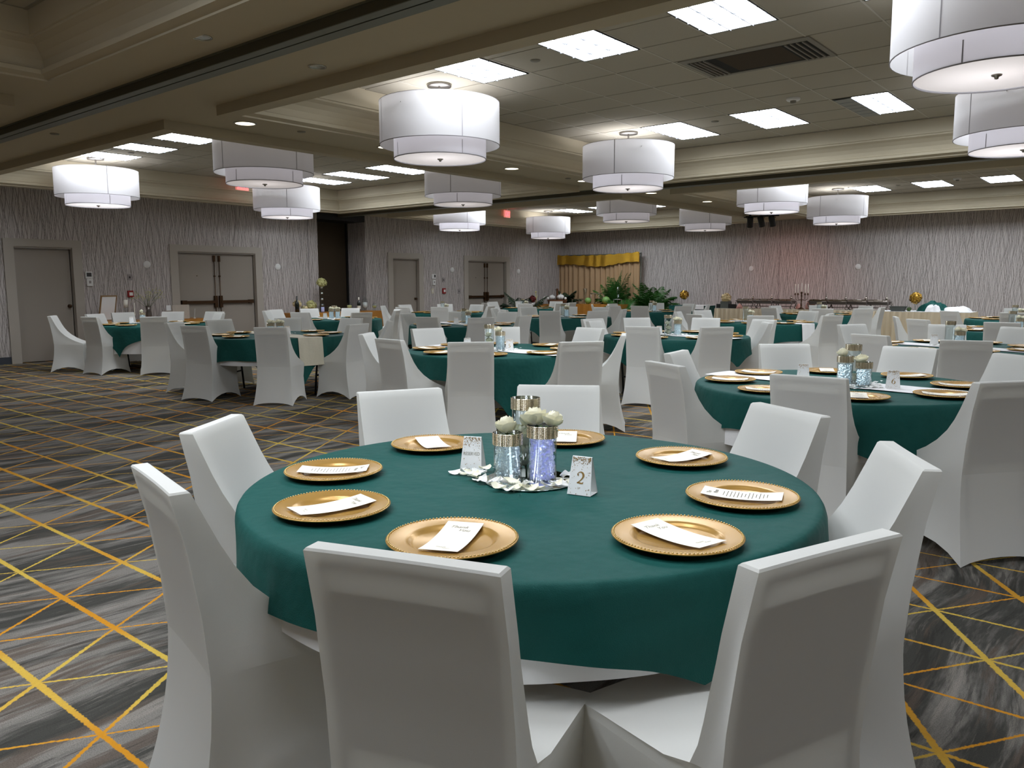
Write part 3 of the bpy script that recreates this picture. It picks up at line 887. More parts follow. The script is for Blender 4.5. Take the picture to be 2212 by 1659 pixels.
CHAIRS = {
    'T2': [(-1.109, 1.184, 18.4), (-0.707, 1.546, 69.9), (-1.891, 1.209, 346.6), (-2.372, 1.622, 304.2), (-2.495, 2.371, 243.2), (-2.113, 2.856, 212.5), (-1.248, 2.805, 151.3), (-0.778, 2.29, 121.1)],
    'T6': [(-2.257, 4.572, 330.6), (-2.485, 5.208, 278.7), (-2.249, 6.129, 216.8), (-1.465, 4.45, 2.1), (-0.81, 4.728, 52.6), (-1.563, 6.321, 172), (-0.94, 6.077, 143.5)],
    'E': [(-14.322, 12.93, 307.8), (-14.576, 13.739, 267.4), (-13.219, 12.437, 1.2), (-12.796, 12.985, 35.2), (-14.23, 14.574, 225.2), (-13.363, 14.572, 183.2), (-12.418, 13.887, 107.2)],
    'L3': [(-12.226, 10.82, 155.1), (-13.85, 9.584, 285.2), (-13.448, 9.18, 310), (-13.813, 10.238, 252.2), (-12.298, 9.006, 19.3), (-13.415, 10.815, 215.5), (-11.797, 10.392, 125), (-11.474, 9.439, 74.2)],
    'B3': [(-9.922, 9.559, 284.1), (-8.834, 8.844, 14), (-9.956, 10.564, 224.1), (-8.159, 9.048, 55.4), (-9.198, 10.84, 193), (-8.111, 9.779, 100.1)],
    'L1': [(-8.372, 7.135, 143.4), (-10.094, 6.984, 227.2), (-9.353, 7.401, 190.7), (-8.131, 6.455, 102.8), (-8.26, 5.615, 35.8), (-10.102, 5.529, 300.9), (-9.275, 5.303, 18.6), (-10.388, 6.228, 268.2)],
    'T5': [(-6.212, 6.251, 254.3), (-5.378, 5.079, 353.6), (-4.769, 5.183, 45.1), (-5.795, 6.847, 219.6), (-5.073, 7.214, 171.2), (-4.078, 5.754, 54.6), (-4.336, 6.549, 121.2), (-6.056, 5.429, 303)],
    'F': [(-14.2, 16.423, 334.6), (-14.977, 17.548, 268.3), (-14.721, 18.366, 232.3), (-13.093, 16.475, 25.9), (-13.883, 18.641, 191.7), (-12.655, 17.173, 67.8), (-12.841, 17.758, 96.9)],
    'B2': [(-10.662, 12.716, 295.9), (-9.986, 12.22, 328.6), (-10.693, 13.664, 244.7), (-9.068, 12.166, 26), (-10.166, 14.201, 212), (-9.477, 14.246, 181.3), (-8.415, 12.528, 59), (-8.568, 13.427, 108.9)],
    'B1': [(-10.702, 16.402, 303.7), (-10.741, 17.296, 269), (-9.921, 15.945, 353.3), (-9.36, 16.004, 13.4), (-10.299, 18.31, 211.6), (-8.686, 16.42, 54), (-9.443, 18.038, 162.9), (-8.869, 17.719, 122)],
    'T10': [(-6.114, 9.427, 256.6), (-5.73, 8.998, 278.3), (-5.851, 9.964, 226.3), (-4.755, 8.282, 12.8), (-5.117, 10.399, 195.2), (-4.183, 8.604, 52.4), (-4.383, 10.328, 159.2), (-4.156, 9.649, 125)],
    'T17': [(-6.594, 13.706, 243.5), (-5.845, 12.059, 334.7), (-6.562, 12.934, 285.6), (-4.987, 12.093, 24.6), (-5.112, 14.096, 159.3), (-4.256, 12.666, 60.5), (-4.547, 13.213, 95.3)],
    'T21': [(-6.663, 17.531, 257), (-6.317, 16.236, 340.9), (-5.386, 16.195, 15.7), (-4.86, 16.532, 46.5), (-5.34, 18.146, 145.7), (-6.132, 18.211, 207.5), (-4.867, 17.38, 92.2)],
    'R7': [(-2.736, 9.786, 239.8), (-2.115, 8.234, 337.8), (-1.994, 10.239, 193.5), (-1.407, 7.909, 13.1), (-1.381, 10.032, 161.2)],
    'R12': [(-2.902, 12.681, 289.6), (-2.517, 12.026, 322.9), (-1.637, 11.721, 359.1)],
    'FR': [(-2.901, 15.904, 322.8), (-2.32, 17.752, 189.2), (-2.067, 15.624, 5.5)],
    'L2': [(-13.336, 5.81, 11.3), (-14.733, 6.831, 264), (-12.687, 6.297, 63), (-14.458, 7.48, 228.6), (-13.886, 7.884, 202.3), (-13.293, 7.534, 170), (-14.171, 5.609, 325.2), (-14.372, 6.297, 293)],
}
TABLES = {
    'T2': (-1.6, 2.02),
    'T6': (-1.63, 5.3),
    'T5': (-5.2, 6.06),
    'T10': (-4.87, 9.15),
    'R7': (-1.73, 9.14),
    'R12': (-1.69, 13),
    'FR': (-2.1, 16.9),
    'T17': (-5.42, 13.2),
    'T21': (-5.8, 17.4),
    'B1': (-9.7, 17.2),
    'B2': (-9.5, 13.2),
    'B3': (-9.02, 9.7),
    'E': (-13.3, 13.7),
    'F': (-13.7, 17.6),
    'L1': (-9.16, 6.19),
    'L3': (-12.6, 9.83),
    'L2': (-13.47, 6.68),
}
PLATES2 = [
    (-1.350, 1.398, 116),
    (-0.927, 1.773, -15),
    (-1.821, 1.393, 78),
    (-2.184, 1.682, 43),
    (-2.248, 2.222, -32),
    (-1.905, 2.645, 124),
    (-1.356, 2.612, 76),
    (-0.961, 2.242, 18),
]
FL2 = [0, 180, 0, 0, 0, 0, 0, 180]
PLOFF = {'T6': -65, 'T5': -55, 'L1': -79, 'T10': -83, 'R7': -60, 'L2': -63, 'L3': -70}

ROWNAME = {'T2': 'nearest table', 'T6': 'near right table', 'T5': 'near centre table', 'L1': 'near left table', 'L2': 'leftmost table',
           'L3': 'table before the dark niche', 'B3': 'table behind the near left one', 'T10': 'table behind the near centre one', 'R7': 'table behind the near right one',
           'E': 'table before the far single door', 'B2': 'third centre-left table', 'T17': 'third centre-right table', 'R12': 'third rightmost table',
           'F': 'table by the dark palm', 'B1': 'table before the gold backdrop', 'T21': 'table before the chafing dishes', 'FR': 'farthest right table'}
POS = ['nearest the camera', 'on the near right', 'at the right', 'on the far right', 'on the far side', 'on the far left', 'at the left', 'on the near left']
POSP = ['front', 'front right', 'right', 'back right', 'back', 'back left', 'left', 'front left']
def slots(c, pts):
    """one distinct octant word per item, seen from the camera"""
    base = math.atan2(-c[1], -c[0])
    free = {}
    want = []
    for i, (x, y) in enumerate(pts):
        a = (math.atan2(y - c[1], x - c[0]) - base) % (2 * PI)
        want.append((a / (PI / 4), i))
    res = [0] * len(pts); used = set()
    for a, i in sorted(want, key=lambda q: abs(q[0] - round(q[0]))):
        k = min((k for k in range(8) if k not in used), key=lambda k: min(abs(a - k), 8 - abs(a - k)))
        used.add(k); res[i] = k
    return res
used_proto = set()
for tn, lst in CHAIRS.items():
    c = TABLES[tn]
    sl_ = slots(c, [(x, y) for x, y, r in lst])
    for k, (x, y, r) in enumerate(lst):
        pr = ch_tuck if tn == 'T2' and k in (0, 1) else ch_slide
        lb = 'white covered chair %s of the %s' % (POS[sl_[k]], ROWNAME[tn])
        kw = dict(cat='chair', group='white covered banquet chairs')
        if pr.name not in used_proto:
            used_proto.add(pr.name)
            pr.location = (x, y, 0); pr.rotation_euler = (0, 0, R(r)); tag(pr, lb, **kw)
        else: dup(pr, (x, y, 0), R(r), lb, **kw)

# ------------------------------------------------------------ round tables and linens
TR = .905
def make_table():
    t = empty('round_table')
    MB().lathe([(.0001, .725), (TR, .725), (TR + .004, .74), (TR, .751), (.0001, .751)], 64).build('tabletop', 'wood', t)
    for sx in (-1, 1):
        for sy in (-1, 1):
            MB().tube([(sx * .28, sy * .30, .722), (sx * .44, sy * .30, .66), (sx * .60, sy * .30, .50), (sx * .64, sy * .30, .44), (sx * .62, sy * .30, .25), (sx * .60, sy * .30, .0)], .014, 8).build('leg', 'black', t)
    b = MB()
    for sx in (-1, 1): b.tube([(sx * .62, -.30, .25), (sx * .62, .30, .25)], .011, 8)
    b.build('leg_brace', 'black', t)
    return t
def cloth(name, m, c, drops, amp, seed, dz=0.0, rr=0.0):
    """round top with a hanging edge; drops(theta) is how far it falls"""
    rnd = random.Random(seed)
    ph = [rnd.uniform(0, 6.28) for _ in range(6)]
    n = 128
    mb = MB()
    rad = [0, .35, .65, .82, TR - .02]
    z0 = .757 + dz
    P = [(0, 0, z0)]
    rings = []
    def ring(fn):
        o = len(P)
        for k in range(n):
            P.append(fn(2 * PI * k / n))
        rings.append(o)
    for r in rad[1:]:
        ring(lambda a, r=r: (r * math.cos(a), r * math.sin(a), z0 + .0015 * math.sin(3 * a + ph[0]) * r))
    E_ = TR + .008 + rr
    for s, dr in ((.0, 0), (.35, .004), (.75, .014)):
        ring(lambda a, s=s, dr=dr: ((E_ - .012 + .012 * s * 1.3) * math.cos(a), (E_ - .012 + .012 * s * 1.3) * math.sin(a), z0 - .001 - dr))
    NR = 9
    for j in range(1, NR + 1):
        tt = j / NR
        def f(a, tt=tt):
            d = drops(a)
            fold = (math.sin(11 * a + ph[1]) * .5 + math.sin(17 * a + ph[2] + .6 * math.sin(3 * a)) * .35 + math.sin(5 * a + ph[3]) * .5)
            A = amp * (tt ** 1.2) * (.4 + 1.6 * min(1, d / .45))
            r = E_ + .004 + A * (fold * .55 + .35)
            a2 = a + .02 * tt * math.sin(11 * a + ph[4])
            return (r * math.cos(a2), r * math.sin(a2), z0 - .015 - d * tt)
        ring(f)
    Fs = [(0, 1 + k, 1 + (k + 1) % n) for k in range(n)]
    for a, b in zip(rings, rings[1:]):
        for k in range(n): Fs.append((a + k, b + k, b + (k + 1) % n, a + (k + 1) % n))
    mb.add(P, Fs, 0, True)
    return mb.build(name, m, None, (c[0], c[1], 0))
def square_drop(d0, d1, corner):
    cr = R(corner)
    def f(a):
        q = (a - cr + PI / 4)
        s = 1 / max(abs(math.cos(q)), abs(math.sin(q)))
        return d0 + d1 * ((s - 1) / .4142) ** 1.5
    return f
def runner(c, ang, w, h1, h2, m, lb, span=None):
    n = 40
    a = R(ang)
    L = span or TR + .022
    path = []
    if h1: path += [(-L - .004, .757 - h1), (-L - .006, .70), (-L, .756)]
    for i in range(n + 1):
        s = -L + 2 * L * i / n
        path.append((s, .7625 + .0006 * math.sin(i)))
    if h2: path += [(L, .756), (L + .006, .70), (L + .02, .757 - h2 * .6), (L + .03, .757 - h2)]
    path2 = []
    mb = MB()
    nv = 10
    def fn(u, v):
        k = min(int(u * (len(path) - 1) + .5), len(path) - 1)
        s, z = path[k]
        q = (v - .5) * w
        if abs(s) >= L - .001 and z < .757:
            s = math.copysign(math.sqrt(max(.01, (abs(s)) ** 2 - q * q)) + .004 * math.sin(v * 14) , s)
        elif s * s + q * q > L * L:
            s = math.copysign(math.sqrt(max(0, L * L - q * q)), s)
        return (s * math.cos(a) - q * math.sin(a), s * math.sin(a) + q * math.cos(a), z)
    mb.grid(fn, len(path) - 1, nv)
    return tag(mb.build('table_runner', m, None, (c[0], c[1], 0.001)), lb, 'table runner', 'table runners')
SPEC = {  # d0, d1, corner angle, white undercloth drop (None = not seen), runner (angle, h1, h2, material)
    'T2': (.15, .10, -25, .215, None), 'T6': (.19, .24, -53, .30, (-7, 0, 0, 'white_cloth')), 'T5': (.20, .34, -43, None, (-6, 0, 0, 'white_cloth')),
    'T10': (.18, .15, -100, .20, (-14, 0, 0, 'white_cloth')), 'R7': (.22, .25, -60, None, (-20, 0, 0, 'white_cloth')), 'R12': (.22, .25, -50, None, (-20, 0, 0, 'white_cloth')),
    'FR': (.22, .25, -50, None, None), 'T17': (.25, .22, -75, .38, (-15, 0, .40, 'white_cloth')), 'T21': (.22, .22, -60, None, None), 'B1': (.25, .25, -50, None, None),
    'B2': (.20, .30, -80, None, None), 'B3': (.28, .2, -60, None, (-20, 0, 0, 'white_cloth')), 'E': (.22, .2, -60, None, None), 'F': (.2, .2, -60, None, None),
    'L1': (.25, .34, -18, .31, (-8, 0, .34, 'cream_cloth')), 'L3': (.17, .22, 15, .34, (-22, 0, 0, 'white_cloth')), 'L2': (.18, .30, -62, .42, (-22, 0, .45, 'white_cloth'))}
tproto = make_table()
firstt = True
for k, (tn, c) in enumerate(TABLES.items()):
    d0, d1, cr, wd, rn = SPEC[tn]
    lb = 'round banquet table under green cloth, the %s' % ROWNAME[tn]
    rz = R({'L1': 35, 'T5': 20, 'T2': 70}.get(tn, 25 * k % 90))
    if firstt: tproto.location = (*c, 0); tproto.rotation_euler = (0, 0, rz); tag(tproto, lb, 'table', 'round banquet tables'); firstt = False
    else: dup(tproto, (*c, 0), rz, lb, 'table', 'round banquet tables')
    tag(cloth('green_tablecloth', 'green', c, square_drop(d0, d1, cr), .030, k + 3), 'dark green cloth draped over the %s' % ROWNAME[tn], 'tablecloth', 'green tablecloths')
    if wd: tag(cloth('white_tablecloth', 'white_cloth', c, square_drop(wd, .0, cr + 30), .010, k + 40, -.004, -.022), 'white undercloth showing below the green one, %s' % ROWNAME[tn], 'tablecloth', 'white underclothes')
    if rn: runner(c, rn[0], .33, rn[1], rn[2], rn[3], '%s runner across the %s' % ('cream satin' if rn[3] == 'cream_cloth' else 'white', ROWNAME[tn]))

# ------------------------------------------------------------ charger plates and menu cards
def make_plate():
    t = empty('charger_plate')
    r = .165
    prof = [(.0001, .004), (.098, .004), (.103, .006), (.108, .0105), (.114, .0135), (.120, .0145), (.140, .0165), (.157, .0185), (.163, .0185), (.166, .017), (.165, .0145), (.150, .012), (.105, .001), (.098, 0), (.0001, 0)]
    MB().lathe(prof, 64).build('plate_body', 'gold_plate', t)
    b = MB()
    n = 104
    for k in range(n):
        a = 2 * PI * k / n
        b.ball((r * .972 * math.cos(a), r * .972 * math.sin(a), .0192), .0030, 6, 0, .8, 4)
    b.build('beaded_rim', 'gold_bead', t)
    return t
def strip(mb, L, W, sag, pts, z=.0):
    pass
def card_z(s, L): return .0205 - .0085 * (1 - (2 * s / L) ** 2)
def make_menu(kind):
    """cream card resting on the charger rim, its middle sagging into the well. kind 0 thank-you face, 1 list face"""
    t = empty('menu_card')
    L, W = .232, .098
    mb = MB()
    mb.grid(lambda u, v: ((v - .5) * W, (u - .5) * L, card_z((u - .5) * L, L)), 14, 2)
    mb.grid(lambda u, v: ((v - .5) * W, (u - .5) * L, card_z((u - .5) * L, L) - .0006), 14, 2, flip=True)
    mb.build('card', 'paper', t)
    g = MB()
    def put(vs, fs, ox, oy):
        g.add([(v[0] + ox, v[1] + oy, card_z(v[1] + oy, L) + .0006) for v in vs], fs)
    if kind == 0:
        put(*text_mesh('Thank', .020, 0, .35), -.008, .082)
        put(*text_mesh('You', .020, 0, .35), .010, .062)
        put(*text_mesh('Thank', .011, 0, .35), -.006, -.078)
        put(*text_mesh('Your', .011, 0, .35), .010, -.090)
    else:
        put(*text_mesh('The', .018, 0, .35), -.014, .094)
        put(*text_mesh('Menu', .018, 0, .35), .006, .076)
        rnd = random.Random(4)
        for k in range(13):
            y = .052 - k * .0105
            w_ = rnd.uniform(.018, .034)
            x = -w_
            while x < w_:
                q = rnd.uniform(.004, .010)
                x2 = min(x + q, w_)
                put([(x, y, 0), (x2, y, 0), (x2, y + .0018, 0), (x, y + .0018, 0)], [(0, 1, 2, 3)], 0, 0)
                x = x2 + .002
    g.build('writing', 'ink' if kind == 0 else 'inkdark', t)
    return t
plate_p = make_plate(); menu_p = [make_menu(0), make_menu(1)]
st = {'p': True, 0: True, 1: True}
HIDDEN = {'third rightmost table': ['P:right', 'P:back right', 'P:front', 'P:front right', 'M:right', 'M:back right', 'M:back', 'M:left', 'M:front', 'M:front right'],
          'farthest right table': ['P:right', 'P:back right', 'P:back', 'P:front', 'P:front right', 'M:right', 'M:back right', 'M:back', 'M:front left', 'M:front', 'M:front right'],
          'table before the chafing dishes': ['P:back', 'P:front', 'M:back', 'M:back left', 'M:left', 'M:front'],
          'table before the gold backdrop': ['P:right', 'P:back right', 'P:back left', 'M:right', 'M:back right', 'M:back', 'M:back left', 'M:left', 'M:front', 'M:front right'],
          'third centre-left table': ['P:front right', 'P:right', 'P:front left', 'M:front right', 'M:right', 'M:back', 'M:front left'],
          'table behind the near left one': ['P:back right', 'P:back left', 'M:back right', 'M:back left', 'M:left', 'M:front'],
          'table before the far single door': ['P:back', 'P:front', 'M:front right', 'M:right', 'M:back right', 'M:back', 'M:back left', 'M:left', 'M:front'],
          'table by the dark palm': ['P:back', 'P:front left', 'M:front right', 'M:right', 'M:back right', 'M:back', 'M:left', 'M:front left'],
          'near left table': ['P:front', 'P:back', 'M:front', 'M:back'],
          'table before the dark niche': ['P:back left', 'P:left', 'M:front', 'M:front right', 'M:right', 'M:back right', 'M:back', 'M:back left', 'M:left'],
          'leftmost table': ['P:front', 'M:front', 'M:back'],
          'near centre table': ['M:back left'],
          'table behind the near centre one': ['M:back right', 'M:back left', 'M:left'],
          'table behind the near right one': ['M:front', 'M:back right', 'M:left'],
          'third centre-right table': ['M:back', 'M:left', 'M:front']}   # places the photo shows nothing of
def place_plate(x, y, mrot, kind, where, tn):
    hid = HIDDEN.get(ROWNAME[tn], ())
    if 'M:' + where in hid: kind = None
    if 'P:' + where in hid: return
    lb = 'gold beaded charger plate, %s place of the %s' % (where, ROWNAME[tn])
    if st['p']: st['p'] = False; plate_p.location = (x, y, .760); tag(plate_p, lb, 'plate', 'gold charger plates')
    else: dup(plate_p, (x, y, .760), None, lb, 'plate', 'gold charger plates')
    if kind is None: return
    lb = 'cream menu card, %s place of the %s' % (where, ROWNAME[tn])
    pr = menu_p[kind]
    if st[kind]: st[kind] = False; pr.location = (x, y, .760); pr.rotation_euler = (0, 0, mrot); tag(pr, lb, 'menu card', 'cream menu cards')
    else: dup(pr, (x, y, .760), mrot, lb, 'menu card', 'cream menu cards')
sl_ = slots(TABLES['T2'], [(x, y) for x, y, a in PLATES2])
kinds = [0, 0, 0, 1, 0, 0, 0, 1]
flip = [0, 180, 180, 0, 0, 0, 180, 180]
for k, (x, y, a) in enumerate(PLATES2):
    place_plate(x, y, R(a - 90 + FL2[k]), kinds[k], POSP[sl_[k]], 'T2')
rnd = random.Random(11)
for tn, c in TABLES.items():
    if tn == 'T2': continue
    off = PLOFF.get(tn, 10)
    pts = [(c[0] + .69 * math.cos(R(off + 45 * k)), c[1] + .69 * math.sin(R(off + 45 * k))) for k in range(8)]
    sl_ = slots(c, pts)
    for k, (x, y) in enumerate(pts):
        a = R(off + 45 * k) + rnd.uniform(-.9, .9) + PI / 2
        place_plate(x, y, a, rnd.choice((0, 0, 1)), POSP[sl_[k]], tn)

# ------------------------------------------------------------ flowers, vases, cards
def rose_mesh(r=.034, seed=1, open_=1.0):
    rnd = random.Random(seed)
    mb = MB()
    layers = [(3, .40, 158), (4, .56, 140), (5, .76, 116), (5, .92, 92)]
    for li, (n, rad, tm) in enumerate(layers):
        for k in range(n):
            a0 = 2 * PI * k / n + li * .7 + rnd.uniform(-.2, .2)
            R_ = rad * (1 if li < 2 else open_ ** .6) * rnd.uniform(.93, 1.07); tmx = R(tm * rnd.uniform(.94, 1.06) / (1 if li < 2 else open_ ** .5))
            wd = PI / n * 1.55
            def fn(u, v, a0=a0, R_=R_, tmx=tmx, wd=wd, li=li):
                s = (u - .5) * 2
                vv = v * (1 - .20 * s * s * s * s)
                th = tmx * vv
                a = a0 + s * wd * (.45 + .55 * math.sin(min(1, vv * 1.25) * PI / 2))
                q = R_ * math.sin(th) + (.045 * li) * vv ** 4 + .02 * li * math.cos(3 * s + k)
                z = R_ * (1 - math.cos(th)) * (1.35, 1.2, 1.05, .95)[li] + (.42, .24, .08, 0)[li] + .03 * math.sin(4 * s + li)
                return (r * q * math.cos(a), r * q * math.sin(a), r * z)
            mb.grid(fn, 6, 6)
    return mb
def make_rose(seed, open_=1.0, r=.034):
    t = empty('white_rose')
    rose_mesh(r, seed, open_).build('petals', 'petal', t)
    s = MB()
    for k in range(5):
        a = 2 * PI * k / 5 + seed
        s.grid(lambda u, v, a=a: ((.010 + v * r * 1.1) * math.cos(a) - (u - .5) * .016 * (1 - v) * math.sin(a), (.010 + v * r * 1.1) * math.sin(a) + (u - .5) * .016 * (1 - v) * math.cos(a), -.002 - .012 * v * (v - .4)), 1, 4)
    s.tube([(0, 0, .002), (.003, 0, -.02)], [.006, .003], 6)
    s.build('sepals', 'leaf', t)
    return t
roses = [make_rose(1, .85), make_rose(2, 1.25), make_rose(5, 1.1)]
ru = [True] * 3
def place_rose(i, loc, lb, s=1.0, tilt=(0, 0), rz=0):
    if ru[i]: ru[i] = False; o = roses[i]; o.location = loc; tag(o, lb, 'rose', 'white roses')
    else: o = dup(roses[i], loc, 0, lb, 'rose', 'white roses')
    o.scale = (s, s, s); o.rotation_euler = (tilt[0], tilt[1], rz)
    return o
def make_vase(h, fill, m_fill, r=.047, seed=0):
    t = empty('cylinder_vase')
    MB().lathe([(.0001, 0), (r, 0), (r, h), (r - .003, h), (r - .003, .006), (.0001, .006)], 28).build('glass', 'glass', t)
    bd = MB()
    band = .040
    rows_ = 8; n = 56
    bd.lathe([(r + .0008, h - band), (r + .0008, h)], 28)
    for j in range(rows_):
        z = h - band + (j + .5) * band / rows_
        for k in range(n):
            a = 2 * PI * (k + .0) / n
            cx, cy = (r + .0022) * math.cos(a), (r + .0022) * math.sin(a)
            q = .0024
            tx_, ty_ = -math.sin(a) * q, math.cos(a) * q
            ox, oy = math.cos(a) * q, math.sin(a) * q
            bd.add([(cx - tx_, cy - ty_, z - q), (cx + tx_, cy + ty_, z - q), (cx + tx_, cy + ty_, z + q), (cx - tx_, cy - ty_, z + q), (cx + ox, cy + oy, z)], [(0, 1, 4), (1, 2, 4), (2, 3, 4), (3, 0, 4)])
    bd.build('rhinestone_band', 'bling', t)
    if fill:
        rnd = random.Random(seed)
        b = MB()
        cnt = int(fill / .0062) * 26
        for k in range(min(cnt, 520)):
            a = rnd.uniform(0, 2 * PI); q = (r - .009) * math.sqrt(rnd.uniform(.45, 1)); z = .010 + rnd.uniform(0, fill)
            b.ball((q * math.cos(a), q * math.sin(a), z), rnd.uniform(.0045, .0078), 6, 0, 1, 4)
        b.lathe([(.0001, .008), (r - .020, .008), (r - .020, fill), (.0001, .002 + fill)], 12)
        b.sm = [False] * len(b.sm)
        tag(b.build('water_beads', m_fill, t), kind='stuff')
        if m_fill == 'beads_blue':
            MB().ball((0.012, -.02, fill * .8), .009, 8).build('led_light', 'led', t)
    return t
v_short = make_vase(.152, .098, 'beads', seed=1)
v_mid = make_vase(.185, .135, 'beads_blue', seed=2)
v_tall = make_vase(.252, 0, 'beads', seed=3)
v_mid2 = make_vase(.185, .12, 'beads', seed=5)
vu = {}
def place_vase(pr, loc, lb):
    if pr.name not in vu: vu[pr.name] = 1; pr.location = loc; tag(pr, lb, 'vase', 'rhinestone banded vases'); return pr
    return dup(pr, loc, 0, lb, 'vase', 'rhinestone banded vases')
GLY = {}
def stroke_glyph(pts, widths, n=8):
    """serif-like glyph from a centre line with changing width; returns verts/faces in the xy plane"""
    V = []; Fs = []
    P = [Vector((x, y, 0)) for x, y in pts]
    for i, p in enumerate(P):
        d = (P[min(i + 1, len(P) - 1)] - P[max(0, i - 1)]).normalized()
        q = Vector((-d.y, d.x, 0)) * widths[i] / 2
        V += [tuple(p + q), tuple(p - q)]
    for i in range(len(P) - 1): Fs.append((2 * i, 2 * i + 1, 2 * i + 3, 2 * i + 2))
    return V, Fs
def arc(cx, cy, rx, ry, a0, a1, n): return [(cx + rx * math.cos(R(a0 + (a1 - a0) * i / n)), cy + ry * math.sin(R(a0 + (a1 - a0) * i / n))) for i in range(n + 1)]
def glyph(ch):
    out = []
    if ch == '2':
        p = arc(0, .68, .25, .29, 165, -35, 14) + [(.10, .36), (-.05, .20), (-.22, .06)]
        w = [.11, .05, .05, .06, .07, .09, .11, .13, .15, .16, .17, .17, .16, .14, .12, .09, .07, .06]
        out.append(stroke_glyph(p, w)); out.append(stroke_glyph(arc(-.19, .72, .05, .05, 0, 360, 8), [.05] * 9))
        out.append(stroke_glyph([(-.24, .06), (-.1, .09), (.08, .04), (.22, .05), (.27, .17)], [.10, .14, .12, .12, .03]))
    elif ch == '5':
        out.append(stroke_glyph([(-.13, .92), (.22, .92)], [.12, .12]))
        out.append(stroke_glyph([(-.14, .93), (-.19, .52)], [.05, .05]))
        p = [(-.19, .50)] + arc(-.02, .31, .25, .29, 115, -140, 14)
        out.append(stroke_glyph(p, [.05, .05, .06, .08, .11, .14, .16, .17, .16, .14, .11, .08, .06, .06, .09, .12]))
    elif ch == '6':
        p = [(.24, .93), (.08, .85), (-.08, .70), (-.18, .50)] + arc(0, .29, .21, .27, 165, 345, 10)
        out.append(stroke_glyph(p, [.05, .07, .11, .14] + [.15, .14, .12, .09, .06, .05, .07, .10, .13, .14, .14]))
        out.append(stroke_glyph(arc(0, .29, .21, .27, 345, 540, 10), [.14, .14, .12, .09, .06, .05, .05, .06, .08, .10, .12]))
    return out
def make_tent(name, body, seed, h=.115, wb=.078, wt=.064, dep=.030):
    t = empty(name)
    mb = MB()
    c1 = .003
    A = [(-wb / 2, -dep, 0), (wb / 2, -dep, 0), (wt / 2, -c1, h), (-wt / 2, -c1, h)]
    B = [(-wb / 2, dep, 0), (wb / 2, dep, 0), (wt / 2, c1, h), (-wt / 2, c1, h)]
    mb.add(A + B, [(0, 1, 2, 3), (5, 4, 7, 6), (3, 2, 6, 7)])
    mb.add([(x, y * .9, z) for x, y, z in A + B], [(3, 2, 1, 0), (6, 7, 4, 5)])
    mb.add([(-wb / 2, -dep, .0008), (wb / 2, -dep, .0008), (wb / 2, dep, .0008), (-wb / 2, dep, .0008)], [(0, 1, 2, 3)])
    mb.build('card', 'card', t)
    nv = Vector((0, -h, -(dep - c1))).normalized() * .0007
    def onface(x, s):       # s 0..1 up the front face
        p = Vector((x, -dep + (dep - c1) * s, h * s)) + nv
        return tuple(p)
    rnd = random.Random(seed)
    d = MB()
    for k in range(210):
        if k < 160: s = 1 - abs(rnd.gauss(0, .12)); 
        else: s = rnd.uniform(.03, .75)
        if not .02 < s < .99: continue
        half = (wb / 2) * (1 - s) + (wt / 2) * s - .003
        x = rnd.uniform(-half, half)
        if k >= 160 and abs(x) < half * .62 and s > .22: continue
        q = rnd.uniform(.0007, .0013)
        e = rnd.choice((1, 1, 1.9)); th = rnd.uniform(0, 3.14)
        pts = []
        for i in range(6):
            a = i * PI / 3
            ux, uy = q * e * math.cos(a), q * math.sin(a)
            pts.append(onface(x + ux * math.cos(th) - uy * math.sin(th), s + (ux * math.sin(th) + uy * math.cos(th)) / h))
        d.add(pts, [tuple(range(6))])
    d.build('foil_confetti', 'foil', t)
    g = MB()
    if len(body) == 1:
        for vs, fs in glyph(body):
            g.add([onface(v[0] * .040, .30 + v[1] * .036 / h) for v in vs], fs)
    elif body:
        vs, fs = text_mesh(body, .0135, 0)
        mx = max(abs(v[0]) for v in vs)
        g.add([onface(v[0] * .030 / mx, .50 + v[1] * 1.15 / h) for v in vs], fs)
    if body: g.build('lettering', 'foil' if len(body) == 1 else 'ink', t)
    return t
def petal_mesh(seed, L=.034, W=.026):
    rnd = random.Random(seed)
    a, b, c = rnd.uniform(.2, .7), rnd.uniform(-.3, .6), rnd.uniform(.3, .9)
    mb = MB()
    def fn(u, v):
        s = (u - .5) * 2
        wd = W / 2 * math.sin(PI * (.1 + .9 * v) ** .75) if v < 1 else .0006
        x = s * wd; y = (v - .5) * L
        z = .003 + a * .006 * s * s * v + b * .012 * (v - .5) ** 2 * 4 + .003 * c * math.sin(5 * v + s * 3)
        return (x, y, max(.0008, z))
    mb.grid(fn, 6, 7)
    return mb
# the nearest centrepiece
Z = .7595
C2 = TABLES['T2']
tag(MB().lathe([(.0001, 0), (.148, 0), (.150, .0015), (.148, .004), (.0001, .004)], 56).build('mirror_plate', 'mirror', None, (-1.605, 2.03, Z)), 'round mirror plate under the vases of the nearest table', 'mirror', 'round mirror plates')
zv = Z + .0042
place_vase(v_short, (-1.677, 2.005, zv), 'short vase of clear beads with one rosebud, left on the nearest table')
place_vase(v_mid, (-1.560, 2.041, zv), 'vase of violet lit beads with two open roses, right on the nearest table')
place_vase(v_tall, (-1.705, 2.135, zv), 'tall clear vase standing behind the other two on the nearest table')
place_rose(0, (-1.680, 2.005, zv + .150), 'closed rosebud on the short vase of the nearest table', 1.1, (.05, -.12))
place_rose(1, (-1.580, 2.035, zv + .183), 'open white rose on the left rim of the violet lit vase', 1.15, (-.05, -.2))
place_rose(2, (-1.533, 2.052, zv + .182), 'white rose on the right rim of the violet lit vase', 1.0, (.05, .22), 1)
